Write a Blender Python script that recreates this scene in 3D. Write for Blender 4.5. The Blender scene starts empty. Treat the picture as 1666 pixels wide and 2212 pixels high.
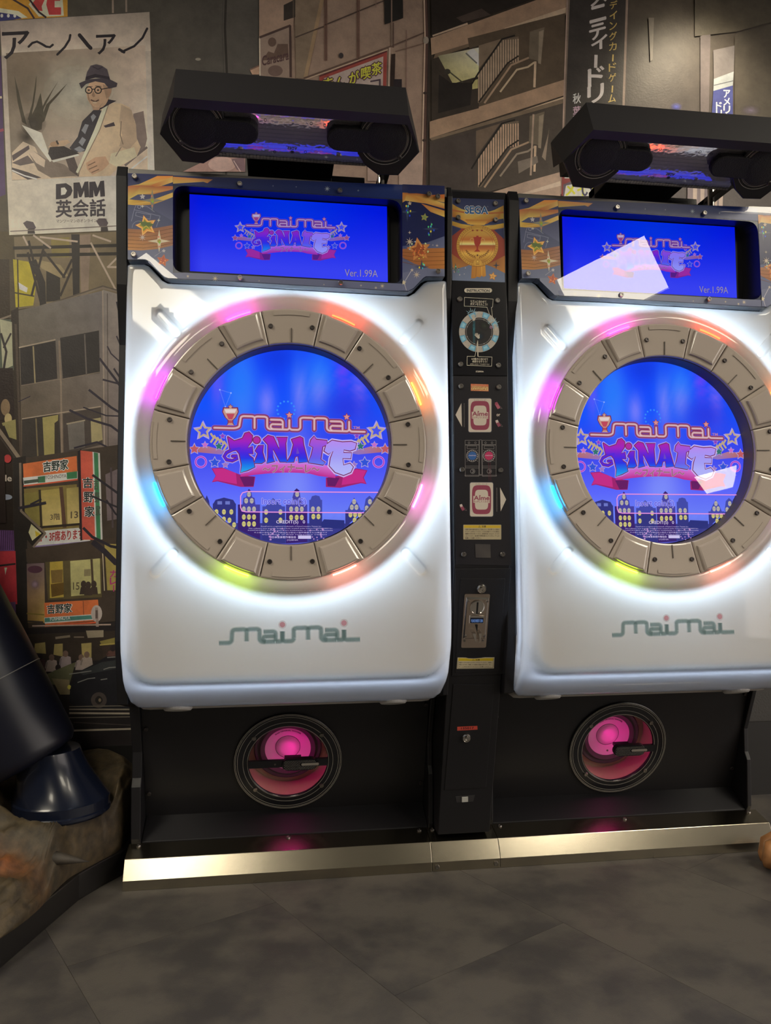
import bpy, bmesh, math, random
from mathutils import Vector, Matrix
from mathutils.geometry import delaunay_2d_cdt
random.seed(7)
C = bpy.context.scene.collection
sc = bpy.context.scene
PI = math.pi
# ------------------------------------------------------------------ camera
F = 1665.0
CAM = Vector((-0.033, -1.775, 0.835))
def _basis(yaw, pitch, roll):
    cy, sy, cp, sp = math.cos(yaw), math.sin(yaw), math.cos(pitch), math.sin(pitch)
    f = Vector((sy*cp, cy*cp, sp)); r = Vector((cy, -sy, 0)); u = r.cross(f)
    c, s = math.cos(roll), math.sin(roll)
    return c*r + s*u, -s*r + c*u, f
RX, UX, FX = _basis(math.radians(8.06), math.radians(2.49), math.radians(-0.16))
cam = bpy.data.cameras.new('camera'); cam.sensor_fit = 'HORIZONTAL'; cam.sensor_width = 36.0
cam.lens = 36.0*F/1666.0; cam.clip_start = 0.05
camo = bpy.data.objects.new('camera', cam); C.objects.link(camo)
m = Matrix((RX, UX, -FX)).transposed().to_4x4(); m.translation = CAM
camo.matrix_world = m
sc.camera = camo
# ------------------------------------------------------------------ world, exposure
w = bpy.data.worlds.new('world'); sc.world = w; w.use_nodes = True
bg = w.node_tree.nodes['Background']
bg.inputs[0].default_value = (1.0, 0.89, 0.80, 1); bg.inputs[1].default_value = 2.6
sc.view_settings.view_transform = 'Standard'; sc.view_settings.look = 'None'
sc.view_settings.exposure = 0.0; sc.view_settings.gamma = 1.0; sc.view_settings.use_curve_mapping = False
sc.cycles.transparent_max_bounces = 40
sc.cycles.max_bounces = 8
sc.cycles.sample_clamp_indirect = 4.0
LAMP = 17.0        # radiance of the ceiling light panels
# ------------------------------------------------------------------ measuring helpers
def lin(c):
    return tuple(((v/255.0)/12.92 if v <= 10.3 else ((v/255.0+0.055)/1.055)**2.4) for v in c[:3])
def ray(x, y): return FX + RX*((x-833)/F) - UX*((y-1106)/F)
TILT = math.radians(2.3)
NT = Vector((0, -math.cos(TILT), math.sin(TILT)))       # normal of the leaning cabinet fronts
def hit(x, y, p0, n):
    d = ray(x, y); t = (Vector(p0)-CAM).dot(n)/d.dot(n); return CAM + d*t
def hY(x, y, Y): return hit(x, y, (0, Y, 0), Vector((0, 1, 0)))
def hZ(x, y, Z): return hit(x, y, (0, 0, Z), Vector((0, 0, 1)))
# ------------------------------------------------------------------ materials
def nodemat(name):
    mt = bpy.data.materials.new(name); mt.use_nodes = True
    nt = mt.node_tree; return mt, nt, nt.nodes['Principled BSDF']
def mat(name, col, rough=0.5, metal=0.0, coat=0.0, bump=0.0, bscale=300.0, var=0.0, vscale=8.0, spec=0.5, aniso=None):
    mt, nt, b = nodemat(name)
    c = lin(col) if max(col) > 1.0 else col
    b.inputs['Base Color'].default_value = (*c, 1); b.inputs['Roughness'].default_value = rough
    b.inputs['Metallic'].default_value = metal; b.inputs['Coat Weight'].default_value = coat
    b.inputs['Specular IOR Level'].default_value = spec
    b.inputs['Coat Roughness'].default_value = 0.05
    tc = nt.nodes.new('ShaderNodeTexCoord')
    if bump or var:
        n = nt.nodes.new('ShaderNodeTexNoise'); n.inputs['Scale'].default_value = bscale; n.inputs['Detail'].default_value = 4
        if aniso:
            mp = nt.nodes.new('ShaderNodeMapping'); mp.inputs['Scale'].default_value = aniso
            nt.links.new(tc.outputs['Object'], mp.inputs[0]); nt.links.new(mp.outputs[0], n.inputs[0])
        else: nt.links.new(tc.outputs['Object'], n.inputs[0])
        if bump:
            bp = nt.nodes.new('ShaderNodeBump'); bp.inputs['Strength'].default_value = bump; bp.inputs['Distance'].default_value = 0.002
            nt.links.new(n.outputs[0], bp.inputs['Height']); nt.links.new(bp.outputs[0], b.inputs['Normal'])
        if var:
            v = nt.nodes.new('ShaderNodeTexNoise'); v.inputs['Scale'].default_value = vscale; v.inputs['Detail'].default_value = 6
            nt.links.new(tc.outputs['Object'], v.inputs[0])
            r = nt.nodes.new('ShaderNodeValToRGB')
            r.color_ramp.elements[0].position = 0.3; r.color_ramp.elements[1].position = 0.7
            r.color_ramp.elements[0].color = (*[k*(1-var) for k in c], 1); r.color_ramp.elements[1].color = (*[min(1, k*(1+var)) for k in c], 1)
            nt.links.new(v.outputs[0], r.inputs[0]); nt.links.new(r.outputs[0], b.inputs['Base Color'])
    return mt
def emit(name, col, strength):
    mt, nt, b = nodemat(name); nt.nodes.remove(b)
    e = nt.nodes.new('ShaderNodeEmission'); e.inputs[0].default_value = (*lin(col), 1); e.inputs[1].default_value = strength
    nt.links.new(e.outputs[0], nt.nodes['Material Output'].inputs[0]); return mt
def printmat(name, rough=0.5, bump=0.0, bscale=250.0, coat=0.0, emission=False, strength=1.0, spec=0.5, grain=0.0):
    mt, nt, b = nodemat(name)
    a = nt.nodes.new('ShaderNodeAttribute'); a.attribute_name = 'ink'
    if emission:
        nt.nodes.remove(b); b = nt.nodes.new('ShaderNodeEmission'); b.inputs[1].default_value = strength
        nt.links.new(a.outputs['Color'], b.inputs[0])
    else:
        nt.links.new(a.outputs['Color'], b.inputs['Base Color'])
        if grain:      # print grain and uneven ink
            tg = nt.nodes.new('ShaderNodeTexCoord'); mix_ = nt.nodes.new('ShaderNodeMix'); mix_.data_type = 'RGBA'; mix_.blend_type = 'MULTIPLY'; mix_.inputs[0].default_value = 1.0
            g1 = nt.nodes.new('ShaderNodeTexNoise'); g1.inputs['Scale'].default_value = 16; g1.inputs['Detail'].default_value = 9; g1.inputs['Roughness'].default_value = 0.7
            gr = nt.nodes.new('ShaderNodeValToRGB'); gr.color_ramp.elements[0].position = 0.3; gr.color_ramp.elements[1].position = 0.7
            gr.color_ramp.elements[0].color = (1-grain, 1-grain, 1-grain*0.9, 1); gr.color_ramp.elements[1].color = (1+grain, 1+grain, 1+grain, 1)
            nt.links.new(tg.outputs['Object'], g1.inputs[0]); nt.links.new(g1.outputs[0], gr.inputs[0]); nt.links.new(a.outputs['Color'], mix_.inputs[6]); nt.links.new(gr.outputs[0], mix_.inputs[7]); nt.links.new(mix_.outputs[2], b.inputs['Base Color'])
        b.inputs['Roughness'].default_value = rough
        b.inputs['Coat Weight'].default_value = coat; b.inputs['Specular IOR Level'].default_value = spec
        if bump:
            tc = nt.nodes.new('ShaderNodeTexCoord'); n = nt.nodes.new('ShaderNodeTexNoise')
            n.inputs['Scale'].default_value = bscale; n.inputs['Detail'].default_value = 3
            bp = nt.nodes.new('ShaderNodeBump'); bp.inputs['Strength'].default_value = bump; bp.inputs['Distance'].default_value = 0.002
            nt.links.new(tc.outputs['Object'], n.inputs[0]); nt.links.new(n.outputs[0], bp.inputs['Height']); nt.links.new(bp.outputs[0], b.inputs['Normal'])
    tr = nt.nodes.new('ShaderNodeBsdfTransparent'); mx = nt.nodes.new('ShaderNodeMixShader')
    nt.links.new(a.outputs['Alpha'], mx.inputs[0]); nt.links.new(tr.outputs[0], mx.inputs[1]); nt.links.new(b.outputs[0], mx.inputs[2])
    nt.links.new(mx.outputs[0], nt.nodes['Material Output'].inputs[0])
    return mt
def panemat(name, tint=(1, 1, 1), f0=0.045):
    mt, nt, b = nodemat(name); nt.nodes.remove(b)
    tr = nt.nodes.new('ShaderNodeBsdfTransparent'); tr.inputs[0].default_value = (*tint, 1)
    g = nt.nodes.new('ShaderNodeBsdfGlossy'); g.inputs['Roughness'].default_value = 0.0
    lw = nt.nodes.new('ShaderNodeLayerWeight'); lw.inputs[0].default_value = 0.5
    p = nt.nodes.new('ShaderNodeMath'); p.operation = 'POWER'; p.inputs[1].default_value = 4.0
    ad = nt.nodes.new('ShaderNodeMath'); ad.operation = 'ADD'; ad.inputs[1].default_value = f0; ad.use_clamp = True
    mx = nt.nodes.new('ShaderNodeMixShader')
    nt.links.new(lw.outputs['Facing'], p.inputs[0]); nt.links.new(p.outputs[0], ad.inputs[0]); nt.links.new(ad.outputs[0], mx.inputs[0])
    nt.links.new(tr.outputs[0], mx.inputs[1]); nt.links.new(g.outputs[0], mx.inputs[2])
    nt.links.new(mx.outputs[0], nt.nodes['Material Output'].inputs[0]); return mt

M_BLACK = mat('black_powder_coat', (0.0085, 0.0080, 0.0105), 0.5, bump=0.15, bscale=700)
M_BLACKG = mat('black_gloss_plastic', (0.012, 0.012, 0.016), 0.22)
M_DARK = mat('charcoal_plastic', (0.035, 0.033, 0.036), 0.45, bump=0.1, bscale=900)
M_MESH = mat('speaker_cloth', (0.008, 0.008, 0.010), 0.75, bump=0.8, bscale=420)
M_STEEL = mat('brushed_stainless', (0.42, 0.38, 0.30), 0.22, metal=1.0, bump=0.03, bscale=60, aniso=(0.6, 30, 30), var=0.08, vscale=6)
M_TRIM = mat('satin_aluminium', (0.30, 0.29, 0.28), 0.42, metal=0.9, bump=0.05, bscale=80, aniso=(0.4, 20, 20))
M_CHROME = mat('chrome', (0.75, 0.72, 0.68), 0.12, metal=1.0)
M_NICKEL = mat('nickel_plate', (0.62, 0.52, 0.45), 0.25, metal=1.0, bump=0.03, bscale=200)
M_SCREW = mat('screw_steel', (0.30, 0.28, 0.26), 0.3, metal=1.0)
M_RECESS = mat('recess_black', (0.006, 0.006, 0.008), 0.4)
M_SILVERLINE = mat('silver_line', (0.34, 0.31, 0.27), 0.4)
M_PRINT = printmat('printed_wallpaper', 0.42, bump=0.22, bscale=170, spec=0.35, grain=0.22)
M_DECAL = printmat('printed_decal', 0.35)
M_SCREEN = printmat('lit_screen', emission=True, strength=1.0)
M_PANE = panemat('clear_pane')
M_REFLECTOR = mat('white_reflector', (0.8, 0.8, 0.82), 0.7)
# ------------------------------------------------------------------ object helpers
def tag(o, label=None, cat=None, group=None, kind=None):
    if label: o['label'] = label
    if cat: o['category'] = cat
    if group: o['group'] = group
    if kind: o['kind'] = kind
    return o
def empty(name, loc=(0, 0, 0), parent=None):
    o = bpy.data.objects.new(name, None); o.location = loc; o.empty_display_size = 0.1; C.objects.link(o)
    if parent: o.parent = parent
    return o
def link(name, me, mt, parent=None, loc=None, rot=None, bevel=0.0, smooth=False):
    o = bpy.data.objects.new(name, me); C.objects.link(o)
    if mt and not me.materials: me.materials.append(mt)
    if parent: o.parent = parent
    if loc: o.location = loc
    if rot: o.rotation_euler = rot
    if smooth: me.polygons.foreach_set('use_smooth', [True]*len(me.polygons))
    if bevel:
        md = o.modifiers.new('bevel', 'BEVEL'); md.width = bevel; md.segments = 2; md.limit_method = 'ANGLE'; md.angle_limit = math.radians(40)
    return o
class MB:
    def __init__(s): s.v, s.f = [], []
    def add(s, vs, fs):
        b = len(s.v); s.v += [tuple(p) for p in vs]; s.f += [tuple(i+b for i in f) for f in fs]; return s
    def box(s, a, b):
        (x0, y0, z0), (x1, y1, z1) = a, b
        return s.add([(x0,y0,z0),(x1,y0,z0),(x1,y1,z0),(x0,y1,z0),(x0,y0,z1),(x1,y0,z1),(x1,y1,z1),(x0,y1,z1)],
                     [(0,3,2,1),(4,5,6,7),(0,1,5,4),(1,2,6,5),(2,3,7,6),(3,0,4,7)])
    def loft(s, rings, cap=True, close=True):
        n = len(rings[0]); vs = [p for r in rings for p in r]; fs = []
        for k in range(len(rings)-1):
            for i in range(n if close else n-1):
                j = (i+1) % n; fs.append((k*n+i, k*n+j, (k+1)*n+j, (k+1)*n+i))
        if cap: fs.append(tuple(range(n-1, -1, -1))); fs.append(tuple((len(rings)-1)*n+i for i in range(n)))
        return s.add(vs, fs)
    def prism(s, pts, dvec):
        d = Vector(dvec); return s.loft([[Vector(p) for p in pts], [Vector(p)+d for p in pts]])
    def tube(s, path, r, n=8, closed=False):
        rings = []; P = [Vector(p) for p in path]; m = len(P); up0 = None
        for i, p in enumerate(P):
            a = P[(i-1) % m] if (closed or i > 0) else P[0]; b = P[(i+1) % m] if (closed or i < m-1) else P[-1]
            t = (b-a).normalized(); up = up0 if up0 and abs(t.dot(up0)) < 0.95 else (Vector((0,1,0)) if abs(t.y) < 0.9 else Vector((1,0,0)))
            x = t.cross(up).normalized(); y = x.cross(t).normalized(); up0 = y
            rr = r[i] if isinstance(r, (list, tuple)) else r
            rings.append([p + x*rr*math.cos(2*PI*k/n) + y*rr*math.sin(2*PI*k/n) for k in range(n)])
        if closed: rings.append(rings[0]); return s.loft(rings, cap=False)
        return s.loft(rings)
    def lathe(s, prof, c=(0,0,0), axis='y', n=48, a0=0.0, a1=2*PI):
        # profile of (radius, along-axis); axis y: radius lies in the x-z plane
        full = abs(a1-a0-2*PI) < 1e-6; N = n if full else n+1
        rings = []
        for (r, h) in prof:
            ring = []
            for k in range(N):
                a = a0+(a1-a0)*k/n; ca, sa = r*math.cos(a), r*math.sin(a)
                if axis == 'y': ring.append((c[0]+ca, c[1]+h, c[2]+sa))
                else: ring.append((c[0]+ca, c[1]+sa, c[2]+h))
            rings.append(ring)
        return s.loft(rings, cap=False, close=full)
    def sphere(s, c, r, n=10, m=6, sc_=(1,1,1)):
        prof = []; 
        rings = [[(c[0]+r*sc_[0]*math.sin(PI*j/m)*math.cos(2*PI*i/n), c[1]+r*sc_[1]*math.sin(PI*j/m)*math.sin(2*PI*i/n), c[2]+r*sc_[2]*math.cos(PI*j/m)) for i in range(n)] for j in range(1, m)]
        return s.loft(rings)
    def mesh(s, name):
        me = bpy.data.meshes.new(name); me.from_pydata(s.v, [], s.f); me.update()
        bm = bmesh.new(); bm.from_mesh(me); bmesh.ops.recalc_face_normals(bm, faces=bm.faces); bm.to_mesh(me); bm.free()
        return me
    def build(s, name, mt, parent=None, **k): return link(name, s.mesh(name), mt, parent, **k)
def rrect(x0, y0, x1, y1, r, n=5):
    out = []
    for cx, cy, a in ((x1-r, y1-r, 0), (x0+r, y1-r, 90), (x0+r, y0+r, 180), (x1-r, y0+r, 270)):
        for k in range(n+1):
            t = math.radians(a+90*k/n); out.append((cx+r*math.cos(t), cy+r*math.sin(t)))
    return out
def copy_tree(o, parent=None):
    c = o.copy(); C.objects.link(c)
    if parent: c.parent = parent; c.matrix_parent_inverse = o.matrix_parent_inverse
    for ch in list(o.children): copy_tree(ch, c)
    return c
# ------------------------------------------------------------------ flat prints (ink layers on a surface, screens)
_tcache = {}
def glyphs(txt, bold=0.0, res=3, cuts=0):
    k = (txt, bold, res, cuts)
    if k in _tcache: return _tcache[k]
    cu = bpy.data.curves.new('t', 'FONT'); cu.body = txt; cu.resolution_u = res; cu.offset = bold
    o = bpy.data.objects.new('t', cu); C.objects.link(o)
    dg = bpy.context.evaluated_depsgraph_get(); ev = o.evaluated_get(dg); me = ev.to_mesh()
    bm = bmesh.new(); bm.from_mesh(me); ev.to_mesh_clear()
    bpy.data.objects.remove(o); bpy.data.curves.remove(cu)
    xs = [v.co.x for v in bm.verts] or [0, 1]; ys = [v.co.y for v in bm.verts] or [0, 1]
    x0, x1, y0, y1 = min(xs), max(xs), min(ys), max(ys)
    for i in range(1, cuts):
        z = y0+(y1-y0)*i/cuts
        bmesh.ops.bisect_plane(bm, geom=bm.verts[:]+bm.edges[:]+bm.faces[:], plane_co=(0, z, 0), plane_no=(0, 1, 0))
    bm.verts.index_update()
    V = [((v.co.x-x0)/max(1e-6, x1-x0), (v.co.y-y0)/max(1e-6, y1-y0)) for v in bm.verts]
    Fc = [[v.index for v in f.verts] for f in bm.faces]; bm.free()
    _tcache[k] = (V, Fc); return V, Fc
def mixc(a, b, t): return tuple(a[i]+(b[i]-a[i])*t for i in range(3))
class Print:
    """ink: mapper turns a measured point into a point of the surface; n is the outward normal; every stroke lies a hair above the last"""
    def __init__(s, mapper, n, k=1.0, eps=2.5e-5):
        s.m, s.n, s.k, s.eps = mapper, Vector(n), k, eps; s.v, s.f, s.c = [], [], []; s.layer = 1; s.clip = None; s.tint = None
    def _col(s, c):
        a = c[3] if len(c) > 3 else 1.0
        if s.tint: c = mixc(c, s.tint[0], s.tint[1])
        l = lin(c); return (*[min(0.95 if s.k != 1.0 else 9.0, x*s.k) for x in l], a)
    def raw(s, pts, faces, cols):
        b = len(s.v); d = s.n*(s.eps*s.layer)
        s.v += [tuple(s.m(x, y)+d) for x, y in pts]
        for f in faces: s.f.append(tuple(i+b for i in f)); s.c += [cols[i] for i in f]
        s.layer += 1
    def _clip(s, pts, cols):
        if not s.clip: return pts, cols
        x0, y0, x1, y1 = s.clip
        for ax, lim, sg in ((0, x0, 1), (0, x1, -1), (1, y0, 1), (1, y1, -1)):
            op, oc = [], []
            for i in range(len(pts)):
                p, q = pts[i], pts[(i+1) % len(pts)]; cp, cq = cols[i], cols[(i+1) % len(pts)]
                dp, dq = sg*(p[ax]-lim), sg*(q[ax]-lim)
                if dp >= 0: op.append(p); oc.append(cp)
                if (dp >= 0) != (dq >= 0):
                    t = dp/(dp-dq); op.append((p[0]+(q[0]-p[0])*t, p[1]+(q[1]-p[1])*t)); oc.append(tuple(cp[j]+(cq[j]-cp[j])*t for j in range(4)))
            pts, cols = op, oc
            if len(pts) < 3: return [], []
        return pts, cols
    def poly(s, pts, c):
        if not isinstance(pts[0], (tuple, list)): pts = [(pts[i], pts[i+1]) for i in range(0, len(pts), 2)]
        cols = [s._col(k) for k in c] if isinstance(c, list) else [s._col(c)]*len(pts)
        pts, cols = s._clip(list(pts), cols)
        if len(pts) >= 3: s.raw(pts, [tuple(range(len(pts)))], cols)
    def grad(s, tl, tr, br, bl, ctl, ctr, cbr, cbl, nx=6, ny=6):
        pts, cols, fs = [], [], []
        for j in range(ny+1):
            for i in range(nx+1):
                u, v = i/nx, j/ny
                pts.append(tuple((tl[k]*(1-u)+tr[k]*u)*(1-v)+(bl[k]*(1-u)+br[k]*u)*v for k in (0, 1)))
                cc = tuple((ctl[k]*(1-u)+ctr[k]*u)*(1-v)+(cbl[k]*(1-u)+cbr[k]*u)*v for k in range(len(ctl))); cols.append(s._col(cc))
        for j in range(ny):
            for i in range(nx): a = j*(nx+1)+i; fs.append((a, a+1, a+nx+2, a+nx+1))
        s.raw(pts, fs, cols)
    def line(s, pts, wd, c):
        if not isinstance(pts[0], (tuple, list)): pts = [(pts[i], pts[i+1]) for i in range(0, len(pts), 2)]
        for i in range(len(pts)-1):
            (x0, y0), (x1, y1) = pts[i], pts[i+1]; l = math.hypot(x1-x0, y1-y0) or 1; h = wd/2
            ux, uy = (x1-x0)/l, (y1-y0)/l; e = h*0.35 if len(pts) > 2 else 0
            x0 -= ux*e*(i > 0); y0 -= uy*e*(i > 0); x1 += ux*e*(i < len(pts)-2); y1 += uy*e*(i < len(pts)-2)
            s.poly([(x0-uy*h, y0+ux*h), (x1-uy*h, y1+ux*h), (x1+uy*h, y1-ux*h), (x0+uy*h, y0-ux*h)], c)
    def stroke(s, pts, wd, c, caps=True):      # smooth joined stroke with round ends
        P = [Vector((a, b)) for a, b in pts]; L, R = [], []; n = len(P)
        for i, p in enumerate(P):
            a, b = P[max(0, i-1)], P[min(n-1, i+1)]
            t = (b-a).normalized(); nn = Vector((-t.y, t.x))*wd/2; L.append(p+nn); R.append(p-nn)
        pts2 = [tuple(p) for p in L]+[tuple(p) for p in R]
        fs = [(i, i+1, n+i+1, n+i) for i in range(n-1)]
        s.raw(pts2, fs, [s._col(c)]*len(pts2))
        for e in ((P[0], P[-1]) if caps else ()): s.ell(e.x, e.y, wd/2, wd/2, c, n=10)
    def ell(s, cx, cy, rx, ry, c, ang=0, n=20, edge=None):
        ca, sa = math.cos(ang), math.sin(ang)
        ring = [(cx+rx*math.cos(2*PI*k/n)*ca-ry*math.sin(2*PI*k/n)*sa, cy+rx*math.cos(2*PI*k/n)*sa+ry*math.sin(2*PI*k/n)*ca) for k in range(n)]
        if edge is None: s.poly(ring, c)
        else:   # soft: centre colour to edge colour
            mid = [((p[0]+cx)/2, (p[1]+cy)/2) for p in ring]; a, b = s._col(c), s._col(edge); q = tuple(a[i]*.5+b[i]*.5 for i in range(4))
            s.raw([(cx, cy)]+mid+ring, [(0, 1+k, 1+(k+1) % n) for k in range(n)]+[(1+k, 1+n+k, 1+n+(k+1) % n, 1+(k+1) % n) for k in range(n)], [a]+[q]*n+[b]*n)
    def ring(s, cx, cy, r0, r1, c, n=32, a0=0, a1=2*PI, sy=1.0, cols=None):
        full = abs(a1-a0-2*PI) < 1e-6; N = n if full else n+1
        pts = [(cx+r*math.cos(a0+(a1-a0)*k/n), cy+sy*r*math.sin(a0+(a1-a0)*k/n)) for r in (r0, r1) for k in range(N)]
        fs = [(k, (k+1) % N, N+(k+1) % N, N+k) for k in range(n)]
        s.raw(pts, fs, [s._col(c)]*len(pts))
    def star(s, cx, cy, r, c, ang=-PI/2, inner=0.5, n=5, sx=1.0, rim=None, rimc=None):
        def st(R): return [(cx+sx*R*(1 if k % 2 == 0 else inner)*math.cos(ang+PI*k/n), cy+R*(1 if k % 2 == 0 else inner)*math.sin(ang+PI*k/n)) for k in range(2*n)]
        if rim: s.poly(st(r), rimc); s.poly(st(r*rim), c)
        else: s.poly(st(r), c)
    def text(s, t, x0, y0, x1, y1, c, bold=0.0, dy=0.0, shear=0.0, c2=None, cuts=0, tr=None, bl=None, res=3, stops=None, alpha=None, arc=0.0):
        """text stretched into the box (x0,y0)-(x1,y1); dy tilts the baseline by dy over its length"""
        if bold > 0.035 or (bold > 0.012 and any(ord(ch) > 0x2000 for ch in t)):      # embolden by re-inking with small shifts
            d = bold*abs(y1-y0)*0.75
            for ex, ey in ((-d, 0), (d, 0), (0, -d), (0, d)): s.text(t, x0+ex, y0+ey, x1+ex, y1+ey, c, 0.0, dy, shear, c2, cuts, None, None, res, stops, alpha, arc)
            return
        V, Fc = glyphs(t, bold, res, cuts); pts, cols = [], []
        for u, v in V:
            x = x0+(x1-x0)*u + shear*(v-0.5)*(y1-y0); y = y1+(y0-y1)*v + dy*u - arc*(1-(2*u-1)**2)
            pts.append((x, y))
            if stops:
                q = (1-v)*(len(stops)-1); i = min(int(q), len(stops)-2); cc = mixc(stops[i], stops[i+1], q-i)
            else: cc = c if c2 is None else mixc(c2, c, v)
            cols.append(s._col((*cc[:3], alpha if alpha is not None else (c[3] if len(c) > 3 else 1.0))))
        if Fc: s.raw(pts, Fc, cols)
    def vtext(s, t, x, y0, size, pitch, c, bold=0.0, dx=0.0, shear=0.0, wd=None):
        for i, ch in enumerate(t):
            yy = y0+pitch*i; xx = x+dx*i
            if ch == 'ー': s.line([(xx+size*.5, yy), (xx+size*.5, yy+size*.85)], size*0.16, c); continue
            s.text(ch, xx, yy, xx+(wd or size), yy+size*0.9, c, bold, dy=shear)
    def build(s, name, mt, parent=None):
        me = bpy.data.meshes.new(name); me.from_pydata(s.v, [], s.f); me.update()
        at = me.color_attributes.new('ink', 'FLOAT_COLOR', 'CORNER')
        at.data.foreach_set('color', [x for c in s.c for x in c])
        # make faces look outwards
        me.calc_loop_triangles()
        bm = bmesh.new(); bm.from_mesh(me)
        for f in bm.faces:
            if f.normal.dot(s.n) < 0: f.normal_flip()
        bm.to_mesh(me); bm.free()
        return link(name, me, mt, parent)
def screw_mesh(name, r):
    return MB().lathe([(0.0001, -r*0.30), (r*0.45, -r*0.30), (r*0.5, -r*0.55), (r*0.8, -r*0.55), (r, -r*0.2), (r, r*0.2)], n=14).mesh(name)
SCREW = screw_mesh('screw', 0.0062); SCREW.materials.append(M_SCREW)
SCREWD = screw_mesh('screw_dark', 0.0056); SCREWD.materials.append(mat('dark_screw', (0.09, 0.08, 0.08), 0.35, metal=0.8))
def screws(pts, parent, me=SCREW, rot=None, off=None):
    for p in pts: link('screw', me, None, parent, loc=Vector(p)+(off or Vector()), rot=rot)
# ================================================================== THE SETTING
WALLY = 0.65
def struct(o): o['kind'] = 'structure'; return o
# lamps first: ceiling panels mirrored in the cabinet fronts, then two added for fill
M_LAMP = emit('lamp_diffuser', (255, 244, 220), LAMP)
def ceiling_lamp(quad, label, z=2.8):
    cx = sum(p[0] for p in quad)/4; cy = sum(p[1] for p in quad)/4
    o = empty('ceiling_light', (cx, cy, z)); tag(o, label, 'ceiling light', 'square ceiling lights')
    q = [(p[0]-cx, p[1]-cy) for p in quad]; big = [(x*1.06, y*1.06) for x, y in q]
    MB().loft([[(x, y, 0.0) for x, y in big], [(x, y, -0.03) for x, y in big], [(x, y, -0.03) for x, y in q], [(x, y, -0.012) for x, y in q]]).build('frame', M_TRIM, o)
    MB().prism([(x, y, -0.02) for x, y in q], (0, 0, 0.006)).build('diffuser', M_LAMP, o)
    return o
def lampquad(px, p0, n=NT, Z=2.78):
    out = []
    for a in px:
        d = ray(*a); h = hit(*a, p0, n); r = d-2*d.dot(n)*n
        q = h+r*((Z-h.z)/r.z); out.append((q.x, q.y))
    return out
ceiling_lamp(lampquad([(1390,507),(1444,621),(1255,716),(1201,603)], (0,0,1.53)), 'bright square ceiling light mirrored in the right cabinet display glass')
ceiling_lamp(lampquad([(317,544),(469,669),(355,744),(203,619)], (0,0,1.53)), 'bright square ceiling light mirrored in the left cabinet white front')
ceiling_lamp([(6.85, -10.0), (6.93, -8.9), (8.23, -10.8), (8.2, -11.9)], 'far ceiling light mirrored small in the right round screen')
ceiling_lamp([(-2.3, -1.9), (-1.2, -1.9), (-1.2, -0.9), (-2.3, -0.9)], 'added square ceiling light that brightens the left of the wall')  # added lamp, out of view: lifts the light on the left wall
ceiling_lamp([(2.0, -1.9), (3.0, -1.9), (3.0, -1.0), (2.0, -1.0)], 'added square ceiling light that brightens the right of the hall')  # added lamp, out of view: fill light from the right
# ceiling, floor
struct(MB().box((-3.7, -13, 0), (-3.6, 0.75, 2.8)).build('added_wall_left', mat('side_wall_paint', (0.07, 0.065, 0.07), 0.8)))  # added wall, unseen: closes off the world light from the left
struct(MB().box((-3.6, -13, 2.8), (5.6, 0.8, 2.9)).box((5.6, -13, 2.8), (9.5, -6.5, 2.9)).build('ceiling', mat('ceiling_paint', (0.12, 0.115, 0.11), 0.8)))
M_FLOOR, nt, b = nodemat('vinyl_stone_tile')
tc = nt.nodes.new('ShaderNodeNewGeometry'); oi = nt.nodes.new('ShaderNodeObjectInfo')
ad = nt.nodes.new('ShaderNodeVectorMath'); ad.operation = 'MULTIPLY_ADD'; ad.inputs[1].default_value = (7, 5, 3)
nt.links.new(oi.outputs['Random'], ad.inputs[0]); nt.links.new(tc.outputs['Position'], ad.inputs[2])
n1 = nt.nodes.new('ShaderNodeTexNoise'); n1.inputs['Scale'].default_value = 7.5; n1.inputs['Detail'].default_value = 7; n1.inputs['Roughness'].default_value = 0.62
nt.links.new(ad.outputs[0], n1.inputs[0])
rp = nt.nodes.new('ShaderNodeValToRGB'); rp.color_ramp.elements[0].position = 0.38; rp.color_ramp.elements[1].position = 0.58
rp.color_ramp.elements[0].color = (0.054, 0.049, 0.049, 1); rp.color_ramp.elements[1].color = (0.098, 0.088, 0.078, 1)
nt.links.new(n1.outputs[0], rp.inputs[0]); nt.links.new(rp.outputs[0], b.inputs['Base Color'])
b.inputs['Roughness'].default_value = 0.5
n2 = nt.nodes.new('ShaderNodeTexNoise'); n2.inputs['Scale'].default_value = 420; bp = nt.nodes.new('ShaderNodeBump'); bp.inputs['Strength'].default_value = 0.25; bp.inputs['Distance'].default_value = 0.002
nt.links.new(tc.outputs['Position'], n2.inputs[0]); nt.links.new(n2.outputs[0], bp.inputs['Height']); nt.links.new(bp.outputs[0], b.inputs['Normal'])
struct(MB().box((-3.6, -13.1, 0), (9.5, -13.0, 2.8)).build('added_wall_front', mat('far_wall_paint', (0.10, 0.09, 0.085), 0.8)))  # added dark wall, unseen: keeps the mirrored background in the glass dark
floor = struct(MB().box((-3.6, -13, -0.06), (9.5, 0.8, -0.006)).build('floor', mat('floor_subbase', (0.03, 0.027, 0.025), 0.8)))
TW, TL = 0.466, 0.932
me = MB().box((0.0004, 0.0004, -0.008), (TL-0.0004, TW-0.0004, 0.0)).mesh('floor_tile'); me.materials.append(M_FLOOR)
ax = Vector((math.cos(math.radians(-62)), math.sin(math.radians(-62)), 0)); bx = Vector((-ax.y, ax.x, 0))
for j in range(-6, 9):
    for i in range(-4, 6):
        org = bx*(0.014+TW*j) + ax*(-0.093+TL*i+(0.5*TL if j % 2 == 0 else 0))
        cc = org+ax*TL/2+bx*TW/2
        if -1.9 < cc.x < 2.7 and -1.9 < cc.y < 1.1:
            o = link('floor_tile', me, None, floor, loc=org, rot=(0, 0, math.radians(-62)))
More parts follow.
